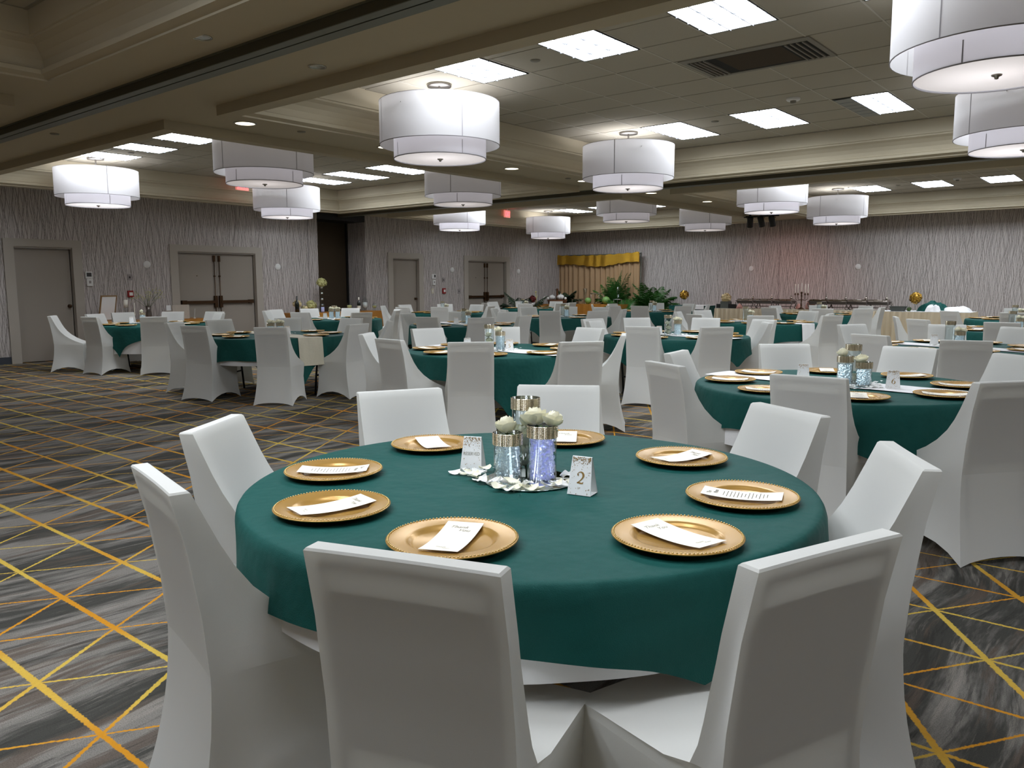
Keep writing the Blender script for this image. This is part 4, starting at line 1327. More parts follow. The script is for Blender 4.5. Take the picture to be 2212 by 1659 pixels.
for i, (dx, dy, dz) in enumerate(((-.015, -.01, .115), (.015, .01, .145), (-.005, -.015, .085), (.012, -.012, .050), (0, 0, .014))):
    place_rose(i % 3, (-1.705 + dx * .6, 2.135 + dy * .6, zv + dz), ('topmost', 'second', 'middle', 'fourth', 'lowest')[[1, 0, 2, 3, 4][i]] + ' white rose inside the tall vase of the nearest table', .9, (.3 * (-1) ** i, .3), i)
tr = make_tent('place_card', 'RESERVED', 3); tr.location = (-1.862, 2.037, Z); tr.rotation_euler = (0, 0, R(24)); tag(tr, 'folded card reading RESERVED, left of the vases on the nearest table', 'table card')
t2 = make_tent('table_number_card', '2', 4); t2.location = (-1.376, 2.005, Z); t2.rotation_euler = (0, 0, R(12)); tag(t2, 'folded card with number 2 and gold confetti, right of the violet vase', 'table card')
rnd = random.Random(21)
pm = [petal_mesh(k).build('rose_petal', 'petalw' if k % 2 else 'petal') for k in range(6)]
PET = [(-1.775, 1.955), (-1.79, 1.99), (-1.755, 1.925), (-1.725, 1.915), (-1.735, 1.945), (-1.70, 1.905), (-1.665, 1.925), (-1.63, 1.915), (-1.595, 1.925), (-1.61, 1.89), (-1.555, 1.905), (-1.54, 1.935), (-1.505, 1.945), (-1.49, 1.975), (-1.465, 1.995), (-1.455, 2.035), (-1.47, 2.075), (-1.51, 2.10), (-1.52, 1.925), (-1.565, 1.868), (-1.595, 1.863), (-1.86, 1.955), (-1.835, 1.965), (-1.81, 1.945), (-1.44, 2.06), (-1.49, 2.03), (-1.80, 2.03), (-1.76, 2.07), (-1.62, 1.955), (-1.645, 1.898)]
wd_ = ['left', 'right']
for k, (x, y) in enumerate(PET):
    pr = pm[k % 6]
    o = pr if k < 6 else pr.copy()
    if k >= 6: COL.objects.link(o)
    on = math.hypot(x + 1.605, y - 2.03) < .15
    o.location = (x, y, Z + (.004 if on else .0) + .004 * (k % 3))
    o.rotation_euler = (rnd.uniform(-.25, .25), rnd.uniform(-.25, .25), rnd.uniform(0, 6.28))
    s = rnd.uniform(1.2, 1.8); o.scale = (s, s, s)
    tag(o, 'loose white silk petal scattered round the vases of the nearest table', 'petal', 'silk petals on the nearest table')
gem = MB().ball((0, 0, .0065), .0065, 7, 0, 1, 4)
for i in range(len(gem.sm)): gem.sm[i] = False
gem = gem.build('acrylic_gem', 'glass')
GM = [(-1.822, 1.925), (-1.545, 1.880), (-1.60, 1.905), (-1.585, 1.90), (-1.555, 1.915), (-1.54, 1.905), (-1.59, 1.93), (-1.515, 1.905), (-1.497, 1.845), (-1.57, 1.925), (-1.53, 1.925), (-1.605, 1.935)]
for k, (x, y) in enumerate(GM):
    o = gem if k == 0 else gem.copy()
    if k: COL.objects.link(o)
    o.location = (x, y, Z + (.004 if math.hypot(x + 1.605, y - 2.03) < .15 else 0))
    tag(o, 'small clear acrylic gem lying among the petals on the nearest table', 'gem', 'acrylic gems')
# the other centrepieces
t5 = make_tent('table_number_card', '5', 5); tag(t5, 'folded card with number 5 beside the vases of the near centre table', 'table card')
t6 = make_tent('table_number_card', '6', 6); tag(t6, 'folded card with number 6 right of the vases of the near right table', 'table card')
tb = make_tent('table_number_card', '', 9); tbu = [True]
mir = [o for o in COL.objects if o.name.startswith('mirror_plate')][0]
CP = {'T6': (-1.55, 5.26), 'T5': (-5.13, 5.98), 'T10': (-4.90, 9.15), 'R7': (-1.73, 9.2), 'FR': (-2.15, 16.6), 'B1': (-9.7, 17.1), 'B2': (-9.5, 13.2), 'B3': (-9.02, 9.75), 'E': (-13.6, 13.9), 'F': (-14.1, 17.6), 'T17': (-5.7, 13.3), 'T21': (-5.8, 17.3), 'L1': (-9.12, 6.15), 'L3': (-12.55, 9.80), 'L2': (-13.9, 6.7), 'R12': (-1.7, 13.0)}
scatter = MB()
rnd = random.Random(5)
for k in range(110):
    a = rnd.uniform(0, 6.28); q = rnd.gauss(.15, .035)
    x, y = q * math.cos(a), q * math.sin(a)
    s = rnd.uniform(.012, .022); th = rnd.uniform(0, 6.28); z = rnd.uniform(.003, .014)
    P = [(x + s * math.cos(th + b) * (1 if b % 2 < 1 else .7), y + s * math.sin(th + b), z + rnd.uniform(-.002, .008)) for b in (0, 1.2, 2.4, 3.6, 4.8)]
    scatter.add(P, [(0, 1, 2, 3, 4)])
sc_p = scatter.build('petal_scatter', 'petalw'); scu = True
for tn, (x, y) in CP.items():
    # right-hand unit vector as the camera sees the table
    d = Vector((x, y, 0)).normalized(); rt = Vector((d.y, -d.x, 0))
    nm = ROWNAME[tn]
    def at(r_, b_): return (x + rt.x * r_ + d.x * b_, y + rt.y * r_ + d.y * b_, zv)
    m_ = mir.copy(); COL.objects.link(m_); m_.location = (x, y, Z); m_['label'] = 'round mirror plate under the vases of the %s' % nm
    if scu: s_ = sc_p; scu = False
    else: s_ = sc_p.copy(); COL.objects.link(s_)
    s_.location = (x, y, Z + .002); tag(s_, 'white petals strewn round the vases of the %s' % nm, 'petals', 'petal scatters', 'stuff')
    if tn == 'T6':
        L = [(v_mid2, at(-.045, -.02)), (v_short, at(.065, -.04)), (v_tall, at(.0, .09))]
    elif tn == 'T5':
        L = [(v_tall, at(-.08, .02)), (v_mid2, at(.03, -.02))]
    elif tn == 'T10': L = [(v_tall, at(-.07, 0)), (v_mid2, at(.05, -.02))]
    elif tn == 'L3': L = [(v_mid2, at(-.06, 0)), (v_mid2, at(.06, -.02)), (v_tall, at(0, .1))]
    elif tn == 'L1': L = [(v_short, at(-.06, 0)), (v_short, at(.06, 0))]
    elif tn == 'L2': L = [(v_mid2, at(0, 0))]
    elif tn in ('B3', 'B2', 'B1'): L = [(v_mid2, at(.02, 0)), (v_tall, at(-.05, .06))]
    else: L = [(v_short, at(.05, -.02)), (v_tall, at(-.04, .06))]
    for q, (pv, loc) in enumerate(L):
        hh = .252 if pv is v_tall else (.185 if pv in (v_mid, v_mid2) else .152)
        kd = {v_tall.name: 'tall clear', v_short.name: 'short bead filled'}.get(pv.name, 'medium bead filled')
        sd = ('left', 'right', 'rear')[q] if len(L) > 1 else 'single'
        place_vase(pv, loc, '%s vase, the %s one on the %s' % (kd, sd, nm))
        if pv is v_tall:
            if tn in ('T5', 'T10', 'T6'):
                for j, dz in enumerate((.02, .075, .13) if tn != 'T6' else (.02,)):
                    place_rose(j, (loc[0], loc[1], loc[2] + dz), '%s white flower inside the tall vase of the %s' % (('lowest', 'middle', 'upper')[j], nm), .95, (.2, .3 * (-1) ** j), j * 2)
        else:
            place_rose(q % 3, (loc[0] - rt.x * .012, loc[1] - rt.y * .012, loc[2] + hh - .004), 'left white rose on the %s vase of the %s' % (sd, nm), 1.05, (0, -.25), q)
            if tn not in ('T6', 'T5', 'L2'): place_rose((q + 1) % 3, (loc[0] + rt.x * .026, loc[1] + rt.y * .026, loc[2] + hh - .006), 'right white rose on the %s vase of the %s' % (sd, nm), .85, (.1, .35), q + 1)
    face = math.atan2(d.y, d.x) - PI / 2
    if tn == 'T5': t5.location = at(.12, -.06)[:2] + (Z,); t5.rotation_euler = (0, 0, face - .15)
    elif tn == 'T6': t6.location = at(.23, -.10)[:2] + (Z,); t6.rotation_euler = (0, 0, face + .1)
    if tn in ('T6', 'T5', 'T10', 'L1', 'L2', 'L3', 'B1', 'B3', 'R7', 'F'):
        loc = {'T6': at(-.30, .12), 'T5': at(-.30, .15)}.get(tn, at(-.18, .05))
        if tn == 'L1': loc = at(.15, -.03)
        lb = 'small white folded card left of the vases, %s' % nm if tn != 'L1' else 'small white folded card right of the vases, %s' % nm
        if tbu[0]: o = tb; tbu[0] = False
        else: o = dup(tb, (0, 0, 0))
        o.location = loc[:2] + (Z,); o.rotation_euler = (0, 0, face + .2); tag(o, lb, 'table card', 'blank backed table cards')

# ------------------------------------------------------------ draped side tables and what stands on them
def draped_table(name, x0, y0, x1, y1, h, m, lb, pleat=.0, pitch=.12, top_m=None, cat='table'):
    """rectangular table under a skirt; pleats run round the visible sides"""
    t = empty(name, ((x0 + x1) / 2, (y0 + y1) / 2, 0), label=lb, cat=cat)
    hx, hy = (x1 - x0) / 2, (y1 - y0) / 2
    MB().box((-hx + .02, -hy + .02, h - .03), (hx - .02, hy - .02, h - .002)).build('tabletop', 'wood', t)
    top = MB().box((-hx - .004, -hy - .004, h - .012), (hx + .004, hy + .004, h)); top.build('top_cloth', top_m or m, t)
    pts = []
    per = [(-hx, hy), (-hx, -hy), (hx, -hy), (hx, hy), (-hx, hy)]
    for (ax, ay), (bx, by) in zip(per, per[1:]):
        L = math.hypot(bx - ax, by - ay); n = max(8, int(L / .018))
        nx, ny = (by - ay) / L, -(bx - ax) / L
        for i in range(n):
            s = i / n
            ph = s * L / pitch
            o = pleat * (abs((ph % 1) - .35) * 2 + .3 * math.sin(ph * 2.3))
            pts.append((ax + (bx - ax) * s, ay + (by - ay) * s, -nx, -ny, o))
    n = len(pts)
    mb = MB()
    mb.grid(lambda u, v: (lambda p: (p[0] - p[2] * (p[4] * (.25 + .75 * v) + .004), p[1] - p[3] * (p[4] * (.25 + .75 * v) + .004), h - .006 - (h - .02) * v))(pts[int(round(u * n)) % n]), n, 4, close_u=True)
    mb.build('skirt', m, t)
    sk = []
    for sx in (-1, 1):
        for sy in (-1, 1): MB().tube([(sx * (hx - .08), sy * (hy - .08), h - .03), (sx * (hx - .08), sy * (hy - .08), 0)], .014, 8).build('leg', 'black', t)
    return t
def puff(name, r, m, n, seed, loc, lb, cat, dome=False, stem=None, grp=None, psize=.32):
    """ball of many small petals"""
    rnd = random.Random(seed)
    mb = MB().ball((0, 0, 0), r * .82, 14, 0, 1, 8)
    for k in range(n):
        z = rnd.uniform(-.35 if dome else -1, 1); a = rnd.uniform(0, 6.28); q = math.sqrt(max(0, 1 - z * z))
        nv = Vector((q * math.cos(a), q * math.sin(a), z))
        u = nv.orthogonal().normalized(); v = nv.cross(u); c = nv * r * rnd.uniform(.85, 1.0)
        s = r * psize * rnd.uniform(.6, 1.1); th = rnd.uniform(0, 6.28)
        uu = (u * math.cos(th) + v * math.sin(th)) * s; vv = (v * math.cos(th) - u * math.sin(th)) * s + nv * s * .3
        mb.add([c - uu * .5 - vv * .5, c + uu * .5 - vv * .5, c + uu * .5 + vv * .5 + nv * s * .25, c - uu * .5 + vv * .5], [(0, 1, 2, 3)])
    t = empty(name, loc, label=lb, cat=cat, group=grp)
    mb.build('blossoms', m, t)
    return t
# buffet line before the far wall
draped_table('buffet_table', -9.5, 20.0, -5.42, 20.85, .765, 'skirt', 'long buffet table with pleated beige skirt under the chafing dishes', .075, .13, 'cream_cloth')
draped_table('buffet_table', -5.33, 19.62, -3.42, 20.4, .775, 'skirt', 'shorter beige skirted table right of the chafing dishes', .075, .13, 'white_cloth')
def make_chafer():
    t = empty('chafing_dish', (0, 0, 0))
    s = MB()
    L, W = .21, .16
    for sx in (-1, 1):
        for sy in (-1, 1):
            s.tube([(sx * L, sy * W, .20), (sx * (L + .03), sy * (W + .01), .15), (sx * (L + .005), sy * W, .07), (sx * (L - .02), sy * (W - .01), .03), (sx * (L + .02), sy * W, 0)], .012, 8)
        s.tube([(sx * L, -W, .06), (sx * L, W, .06)], .006, 6)
    s.tube([(-L, -W, .06), (L, -W, .06)], .006, 6).tube([(-L, W, .06), (L, W, .06)], .006, 6)
    s.tube([(-L - .03, -W - .01, .20), (L + .03, -W - .01, .20), (L + .03, W + .01, .20), (-L - .03, W + .01, .20), (-L - .03, -W - .01, .20)], .010, 6)
    s.build('stand', 'steel_dark', t)
    MB().box((-L, -W, .13), (L, W, .205)).build('water_pan', 'steel_dark', t)
    lid = MB()
    def roll(u, v):
        a = PI * v
        e = .045
        return (-L - .0 + 2 * L * u, -W * .98 * math.cos(a), .205 + .055 * math.sin(a) ** .8)
    lid.grid(roll, 6, 12)
    for k in (0, 6):
        pass
    V = [(-L, -W * .98 * math.cos(PI * i / 12), .205 + .055 * math.sin(PI * i / 12) ** .8) for i in range(13)]
    lid.add(V, [tuple(range(13))]); lid.add([(-x, y, z) for x, y, z in V], [tuple(range(13))[::-1]])
    lo = lid.build('roll_top_lid', 'silver', t)
    MB().tube([(-.10, -.14, .235), (-.10, -.18, .25), (.10, -.18, .25), (.10, -.14, .235)], .008, 8).build('lid_handle', 'silver', lo)
    MB().ball((L - .05, 0, .285), .034, 10).ball((L - .05, 0, .33), .016, 8).tube([(L - .05, 0, .335), (L - .05, 0, .385)], [.008, .002], 6).build('finial', 'silver', t)
    return t
cp = make_chafer()
chx = [-8.79, -8.28, -7.77, -6.89, -6.42, -5.95, -5.48]
chn = ['leftmost', 'second', 'third', 'fourth', 'fifth', 'sixth', 'rightmost']
for k, x in enumerate(chx):
    lb = '%s silver chafing dish on the buffet' % chn[k] + (', left of the candelabra' if k < 3 else ', right of the candelabra')
    if k == 0: cp.location = (x, 20.42, .765); tag(cp, lb, 'chafing dish', 'chafing dishes')
    else: dup(cp, (x, 20.42, .765), 0, lb, 'chafing dish', 'chafing dishes')
t = empty('candelabra', (-7.27, 20.2, .766), label='dark five-armed candelabra with white candles between the chafing dishes', cat='candelabra')
b = MB().lathe([(.0001, 0), (.09, 0), (.08, .015), (.03, .04), (.016, .07), (.02, .10), (.012, .16), (.018, .22), (.012, .30), (.02, .34), (.012, .38), (.030, .41), (.024, .44), (.0001, .44)], 16)
for dx, dz in ((-.16, .36), (-.09, .36), (.09, .36), (.16, .36)):
    b.tube([(0, 0, .25), (dx * .5, 0, .22 if abs(dx) > .1 else .24), (dx * .95, 0, .26), (dx, 0, dz)], .007, 6)
    b.lathe([(.0001, dz), (.022, dz), (.026, dz + .02), (.014, dz + .025), (.018, dz + .05), (.0001, dz + .05)], 10, (dx, 0, 0))
b.build('stem_and_arms', 'bronze', t)
for dx, z in ((-.16, .41), (-.09, .41), (0, .44), (.09, .41), (.16, .41)):
    MB().lathe([(.010, z), (.009, z + .22), (.0001, z + .225)], 10, (dx, 0, 0)).build('candle', 'candle', t)
for x, r, nm in ((-7.12, .12, 'larger'), (-7.42, .07, 'smaller')):
    o = MB().lathe([(.0001, 0), (r, 0), (r * 1.05, r * .5), (r * .8, r * 1.3), (r * .3, r * 1.9), (.0001, r * 2)], 16).build('tulle_bundle', 'pinkveil', None, (x, 20.45, .766))
    tag(o, '%s pink tulle bundle behind the candelabra' % nm, 'fabric bundle', 'pink tulle bundles')
o = MB().lathe([(.0001, 0), (.09, 0), (.07, .06), (.02, .12), (.0001, .14)], 12).build('tulle_bundle', 'pinkveil', None, (-8.85, 20.1, .766))
tag(o, 'small pink tulle bundle under the leftmost chafing dish', 'fabric bundle', 'pink tulle bundles')
o = MB().box((-.11, -.11, 0), (.11, .11, .18)).box((-.10, -.10, .18), (.10, .10, .182)).build('planter_box', 'grey_box', None, (-9.30, 20.25, .766)); tag(o, 'dark grey cube planter under the cream flower ball on the buffet', 'planter')
puff('flower_ball', .135, 'hyd', 170, 3, (-9.30, 20.25, 1.03), 'cream flower ball in the grey cube planter', 'flower ball', grp='flower balls')
for x, w_, lb in ((-9.47, .06, 'small black box left of the grey planter'), (-9.14, .045, 'thin black card standing right of the grey planter'), (-9.05, .05, 'small brown box right of the black card')):
    o = MB().box((-w_, -.05, 0), (w_, .05, .11)).build('small_box', 'black' if 'black' in lb else 'pot', None, (x, 20.2, .766)); tag(o, lb, 'box', 'small boxes')
def gold_ball(x, y, z, lb):
    t = puff('gold_flower_ball', .125, 'hydgold', 220, int(x * -10), (x, y, z + .30), lb, 'flower ball', grp='gold flower balls', psize=.36)
    MB().lathe([(.0001, -.30), (.06, -.30), (.06, -.29), (.012, -.27), (.010, -.18), (.03, -.14), (.035, -.11), (.0001, -.10)], 16).build('glass_stand', 'glass', t)
gold_ball(-4.56, 19.85, .776, 'gold foil flower ball on a glass stand on the right buffet table')
gold_ball(-10.93, 21.0, .80, 'gold foil flower ball on a glass stand left of the grey planter')
o = draped_table('cake_table', -11.3, 20.8, -10.2, 21.5, .80, 'green', 'green draped table with white runner below the left gold flower ball')
o = MB().box((-.30, -.38, 0), (.30, .38, .008)).box((-.30, -.385, -.10), (.30, -.372, .008)).build('table_runner', 'white_cloth', None, (-10.5, 21.15, .801)); tag(o, 'white runner over the green draped table by the far wall', 'table runner')
# bus tub, green cloth heap, white linens
o = MB().box((-.14, -.10, .0), (.14, .10, .01))
o.add([(-.12, -.09, 0), (.12, -.09, 0), (.12, .09, 0), (-.12, .09, 0), (-.16, -.12, .10), (.16, -.12, .10), (.16, .12, .10), (-.16, .12, .10)], [(0, 1, 5, 4), (1, 2, 6, 5), (2, 3, 7, 6), (3, 0, 4, 7)])
o.box((-.17, -.13, .10), (.17, -.11, .11)).box((-.17, .11, .10), (.17, .13, .11)).box((-.17, -.11, .10), (-.15, .11, .11)).box((.15, -.11, .10), (.17, .11, .11))
tag(o.build('bus_tub', 'grey_box', None, (-4.9, 19.78, .776)), 'grey plastic tub at the left end of the right buffet table', 'tub')
def heap(name, m, cx, cy, rx, ry, h, seed, lb, z=.776):
    rnd = random.Random(seed); ph = [rnd.uniform(0, 6) for _ in range(8)]
    def fn(u, v):
        a = 2 * PI * u
        q = v
        k = 1 + .12 * math.sin(3 * a + ph[0]) + .08 * math.sin(7 * a + ph[1])
        zz = h * (max(0, 1 - q ** 5)) * (1 + .18 * math.sin(5 * a * .5 + ph[2] + q * 6) + .12 * math.sin(q * 9 + 3 * math.cos(a + ph[3])))
        return (rx * q * k * math.cos(a), ry * q * k * math.sin(a), max(.002, zz))
    return tag(MB().grid(fn, 40, 12, close_u=True).build(name, m, None, (cx, cy, z)), lb, 'cloth')
heap('folded_cloth', 'green', -4.22, 20.0, .30, .22, .19, 2, 'heaped dark green cloth on the right buffet table')
heap('white_linen', 'white_cloth', -4.20, 19.80, .15, .10, .13, 4, 'bunched white linen in front of the green cloth heap')
heap('white_linen', 'white_cloth', -3.72, 20.0, .28, .26, .10, 6, 'bunched white linen right of the green cloth heap')
o = MB().box((-.35, -.10, 0), (.35, .10, .006)).build('white_linen', 'white_cloth', None, (-4.75, 20.18, .776)); tag(o, 'flat white linen behind the gold flower ball stand', 'cloth')
o = puff('leaf_sprig', .06, 'leaf', 40, 5, (-4.68, 19.82, .82), 'small green leaves left of the right gold flower ball', 'leaves')

# gold backdrop in the far left corner
t = empty('backdrop', (-14.72, 22.25, 0), label='gold draped backdrop with sequin valance in the far corner', cat='backdrop')
W_ = 1.60
MB().grid(lambda u, v: (-W_ + 2 * W_ * u, -.0 + .035 * math.sin(u * 104 + 2 * math.sin(u * 9)) + .02 * math.sin(u * 23), .02 + 2.33 * v), 220, 3).build('drape', 'drape', t)
sg = lambda u: 2.38 + .03 * u + .05 * (abs(u - .5) * 2) ** 2 - .04
MB().grid(lambda u, v: (-W_ - .01 + (2 * W_ + .02) * u, -.10 + .012 * math.sin(u * 46 + 2 * math.sin(u * 13)) - .01 * v, sg(u) - v * (.33 - .04 * math.sin(u * 9)) + .012 * math.sin(u * 60)), 160, 6).build('valance', 'sequin', t)
p = MB()
for x in (-W_, W_): p.tube([(x, .02, 0), (x, .02, 2.40)], .02, 8).box((x - .18, -.16, 0), (x + .18, .2, .012))
p.tube([(-W_, .02, 2.37), (W_, .02, 2.37)], .018, 8).build('pipe_stand', 'track', t)
draped_table('dessert_table', -16.0, 20.7, -14.95, 21.35, .78, 'goldcloth', 'small gold draped table left of the backdrop holding the white pumpkins', .02, .2)
draped_table('dessert_table', -14.85, 20.7, -12.95, 21.35, .80, 'goldcloth', 'gold satin draped dessert table before the gold backdrop', .02, .22)

def palm(name, x, y, n, length, base_z, m, seed, lb, spread=1.0, leaf=.20, pot=True, width=.026, dens=30, lift=1.25):
    rnd = random.Random(seed)
    t = empty(name, (x, y, 0), label=lb, cat='potted plant', group='potted palms')
    fo = MB(); st_ = MB()
    for k in range(n):
        az = 2 * PI * k / n + rnd.uniform(-.35, .35)
        el = rnd.uniform(.35, 1.35) * lift / 1.25
        L = length * rnd.uniform(.7, 1.1)
        dx, dy = math.cos(az), math.sin(az)
        pts = []
        N = 14
        px, pz = 0.0, base_z
        ang = el
        for i in range(N + 1):
            pts.append(Vector((dx * px * spread, dy * px * spread, pz)))
            px += math.cos(ang) * L / N; pz += math.sin(ang) * L / N
            ang -= (1.5 - .55 * el) / N
        st_.tube(pts, [.008 * (1 - .75 * i / N) for i in range(N + 1)], 5)
        for i in range(3, dens):
            s = i / dens * N
            j = min(int(s), N - 1); f = s - j
            p = pts[j].lerp(pts[j + 1], f)
            tdir = (pts[j + 1] - pts[j]).normalized()
            side = tdir.cross(Vector((0, 0, 1))).normalized()
            ll = leaf * math.sin(PI * (.18 + .78 * i / dens)) * rnd.uniform(.85, 1.1)
            for sg_ in (-1, 1):
                d = (side * sg_ * .8 + tdir * .62 + Vector((0, 0, -.22 + rnd.uniform(-.12, .12)))).normalized()
                q = tdir * width / 2
                tip = p + d * ll + Vector((0, 0, -.25 * ll))
                mid = p + d * ll * .55
                fo.add([p - q * .5, p + q * .5, mid + q, tip, mid - q], [(0, 1, 2, 3, 4)])
    fo.build('fronds', m, t)
    st_.build('stalks', m, t)
    if pot:
        MB().lathe([(.0001, 0), (.13, 0), (.17, .30), (.18, .30), (.18, .33), (.16, .33), (.155, .29), (.0001, .28)], 24).build('pot', 'pot', t)
    return t
palm('potted_palm', -15.3, 19.05, 24, 1.15, .30, 'palmdark', 3, 'dark potted palm before the far double doors', 1.0, .34, dens=34)
palm('potted_palm', -13.75, 21.75, 32, 1.70, .30, 'palm', 8, 'tall potted palm before the gold backdrop', .50, .34, dens=34, lift=1.55)
palm('potted_palm', -12.3, 21.55, 34, 1.30, .42, 'palm', 12, 'bushy potted palm right of the gold backdrop', .75, .34, dens=34, lift=1.2)
palm('potted_palm', -13.0, 21.1, 12, .85, .55, 'palm', 15, 'low arching palm between the backdrop and the bushy palm', 1.0, .24)
palm('potted_fern', -15.65, 21.75, 24, .62, .75, 'palmdark', 17, 'dark bushy fern left of the gold backdrop', .85, .22, dens=24)
# dessert props
for k, (x, s) in enumerate(((-14.22, .105), (-13.55, .125))):
    o = MB().ball((0, 0, s * .95), s, 18, 0, .95, 12).build('watermelon', 'melon', None, (x, 20.95, .801)); tag(o, ('left dark green', 'right pale striped')[k] + ' round watermelon on the dessert table', 'watermelon')
def crate(x, y, w_, h, d, lb):
    t = empty('display_stand', (x, y, .801), label=lb, cat='display stand', group='display stands')
    f = MB()
    for sx in (-1, 1):
        for sy in (-1, 1): f.tube([(sx * w_, sy * d, 0), (sx * w_, sy * d, h)], .008, 6)
    f.tube([(-w_, -d, h), (w_, -d, h), (w_, d, h), (-w_, d, h), (-w_, -d, h)], .008, 6)
    f.build('frame', 'nickel', t)
    MB().box((-w_ - .02, -d - .02, h), (w_ + .02, d + .02, h + .015)).build('tray', 'mirror', t)
crate(-14.62, 20.95, .13, .14, .10, 'low framed white stand at the left end of the dessert table')
crate(-13.98, 21.1, .15, .32, .12, 'taller framed tray stand behind the left watermelon')
crate(-13.1, 21.0, .14, .15, .10, 'low framed stand right of the pale watermelon')
for x, h, lb in ((-14.40, .48, 'tall thin gold wire goblet stand left of the palm'), (-13.18, .52, 'tall clear trumpet vase before the palm')):
    o = MB().lathe([(.0001, 0), (.06, 0), (.008, .03), (.008, .16), (.03, .20), (.07, h), (.066, h), (.026, .205), (.0001, .19)], 18).build('trumpet_vase', 'glass', None, (x, 21.05, .801)); tag(o, lb, 'vase', 'trumpet vases')
for k, (x, s) in enumerate(((-16.0 + .38, .095), (-15.28, .11))):
    o = MB()
    o.grid(lambda u, v, s=s: ((s * math.sin(PI * v) * (1 + .08 * math.cos(8 * 2 * PI * u)) + 1e-4) * math.cos(2 * PI * u), (s * math.sin(PI * v) * (1 + .08 * math.cos(16 * PI * u)) + 1e-4) * math.sin(2 * PI * u), s * .8 - s * .8 * math.cos(PI * v)), 48, 12, close_u=True)
    o.tube([(0, 0, s * 1.5), (.01, 0, s * 1.9)], [.014, .008], 6)
    tag(o.build('white_pumpkin', 'plastic', None, (x, 20.95, .92)), ('left', 'right')[k] + ' white pumpkin in the brown basket by the fern', 'pumpkin', 'white pumpkins')
tag(MB().lathe([(.0001, 0), (.28, 0), (.33, .14), (.31, .14), (.27, .01), (.0001, .01)], 24).box((-.02, -.03, .12), (.02, .03, .50)).build('basket', 'basket', None, (-15.45, 21.0, .78)), 'brown wicker basket holding the white pumpkins', 'basket')
for k, (x, y, z, r) in enumerate(((-15.86, 20.85, .98, .045), (-15.72, 20.86, .97, .05), (-15.05, 20.9, .97, .045))):
    puff('white_flower', r, 'petalw', 40, k + 50, (x, y, z), ('far left', 'second', 'right hand')[k] + ' small white flower beside the pumpkin basket', 'flower', grp='white flowers by the basket')
draped_table('side_table', -16.0, 19.75, -15.3, 20.55, .74, 'goldcloth', 'gold covered side table between the dark palm and the fern', .02, .2)
puff('red_flowers', .12, 'wine', 90, 9, (-15.65, 19.95, .95), 'dark red flower bunch right of the dark palm', 'flowers')
puff('white_flower', .065, 'petalw', 50, 91, (-15.55, 19.85, .80), 'pale round flower below the dark red bunch', 'flower', grp='white flowers by the basket')
o = MB().tube([(0, 0, 0), (.01, .0, .2), (-.02, .02, .42)], .010, 6).tube([(.0, 0, .2), (.06, .02, .34)], .007, 6).ball((-.02, .02, .44), .03, 8).build('branch_ornament', 'dryflower', None, (-15.7, 20.2, .74)); tag(o, 'thin brown branch ornament right of the dark red flowers', 'ornament')

# gift table along the left wall
draped_table('gift_table', -16.15, 6.75, -15.45, 8.82, .74, 'goldcloth', 'gold satin draped table against the left wall', .018, .24)
t = empty('picture_frame', (-15.95, 6.98, .742), R(-78), label='tilted white seating sign in a wood frame on the gift table', cat='picture frame')
tilt = Matrix.Rotation(R(-14), 3, 'X') @ Matrix.Rotation(R(0), 3, 'Y')
def tl(mb):
    mb.v = [tuple(tilt @ Vector(p)) for p in mb.v]; return mb
tl(MB().box((-.17, -.012, 0), (-.15, .012, .50)).box((.15, -.012, 0), (.17, .012, .50)).box((-.15, -.012, 0), (.15, .012, .02)).box((-.15, -.012, .48), (.15, .012, .50))).build('frame', 'frame_wood', t)
tl(MB().box((-.15, -.002, .02), (.15, .006, .48))).build('print', 'card', t)
g = MB(); rnd = random.Random(3)
for k in range(26):
    x, z = rnd.uniform(-.12, .12), rnd.uniform(.06, .44); g.box((x - .02, -.005, z), (x + .02, -.0025, z + .006))
tl(g).build('writing', 'ink', t)
t = empty('candle_holder', (-15.62, 7.22, .742), label='clear pedestal holding a white pillar candle before the framed sign', cat='candle holder')
MB().lathe([(.0001, 0), (.06, 0), (.02, .03), (.014, .08), (.024, .12), (.014, .16), (.05, .21), (.055, .25), (.0001, .25)], 18).build('pedestal', 'glass', t)
MB().lathe([(.0001, .25), (.038, .25), (.038, .40), (.0001, .40)], 18).build('candle', 'candle', t)
t = empty('taper_candle', (-15.7, 7.42, .742), label='thin white taper candle right of the framed sign', cat='candle')
MB().lathe([(.0001, 0), (.04, 0), (.012, .03), (.012, .10), (.0001, .10)], 14).build('holder', 'glass', t)
MB().lathe([(.011, .09), (.009, .33), (.0001, .34)], 10).build('wax', 'candle', t)
t = empty('flower_vase', (-15.75, 7.72, .742), label='dark vase of airy pale green blossom branches on the gift table', cat='vase')
MB().lathe([(.0001, 0), (.05, 0), (.055, .10), (.04, .18), (.055, .27), (.05, .27), (.036, .18), (.0001, .02)], 18).build('vase', 'steel_dark', t)
b = MB(); fl = MB(); rnd = random.Random(14)
for k in range(16):
    az = rnd.uniform(0, 6.28); q = rnd.uniform(.06, .26); h = rnd.uniform(.42, .62)
    tip = (q * math.cos(az) * 1.0, q * math.sin(az) * 1.25, h)
    b.tube([(0, 0, .2), (tip[0] * .4, tip[1] * .4, h * .7), tip], .0025, 4)
    for j in range(9):
        c = (tip[0] + rnd.gauss(0, .035), tip[1] + rnd.gauss(0, .035), tip[2] + rnd.gauss(-.03, .035)); s = rnd.uniform(.006, .012)
        fl.ball(c, s, 5, 0, .7, 3)
b.build('stems', 'leaf', t); fl.build('blossoms', 'dryflower', t)
t = empty('keepsake_box', (-15.8, 8.35, .742), R(-85), label='beige keepsake box with an open lid on the gift table', cat='box')
MB().box((-.19, -.12, 0), (.19, .12, .16)).build('box_body', 'linenbox', t)
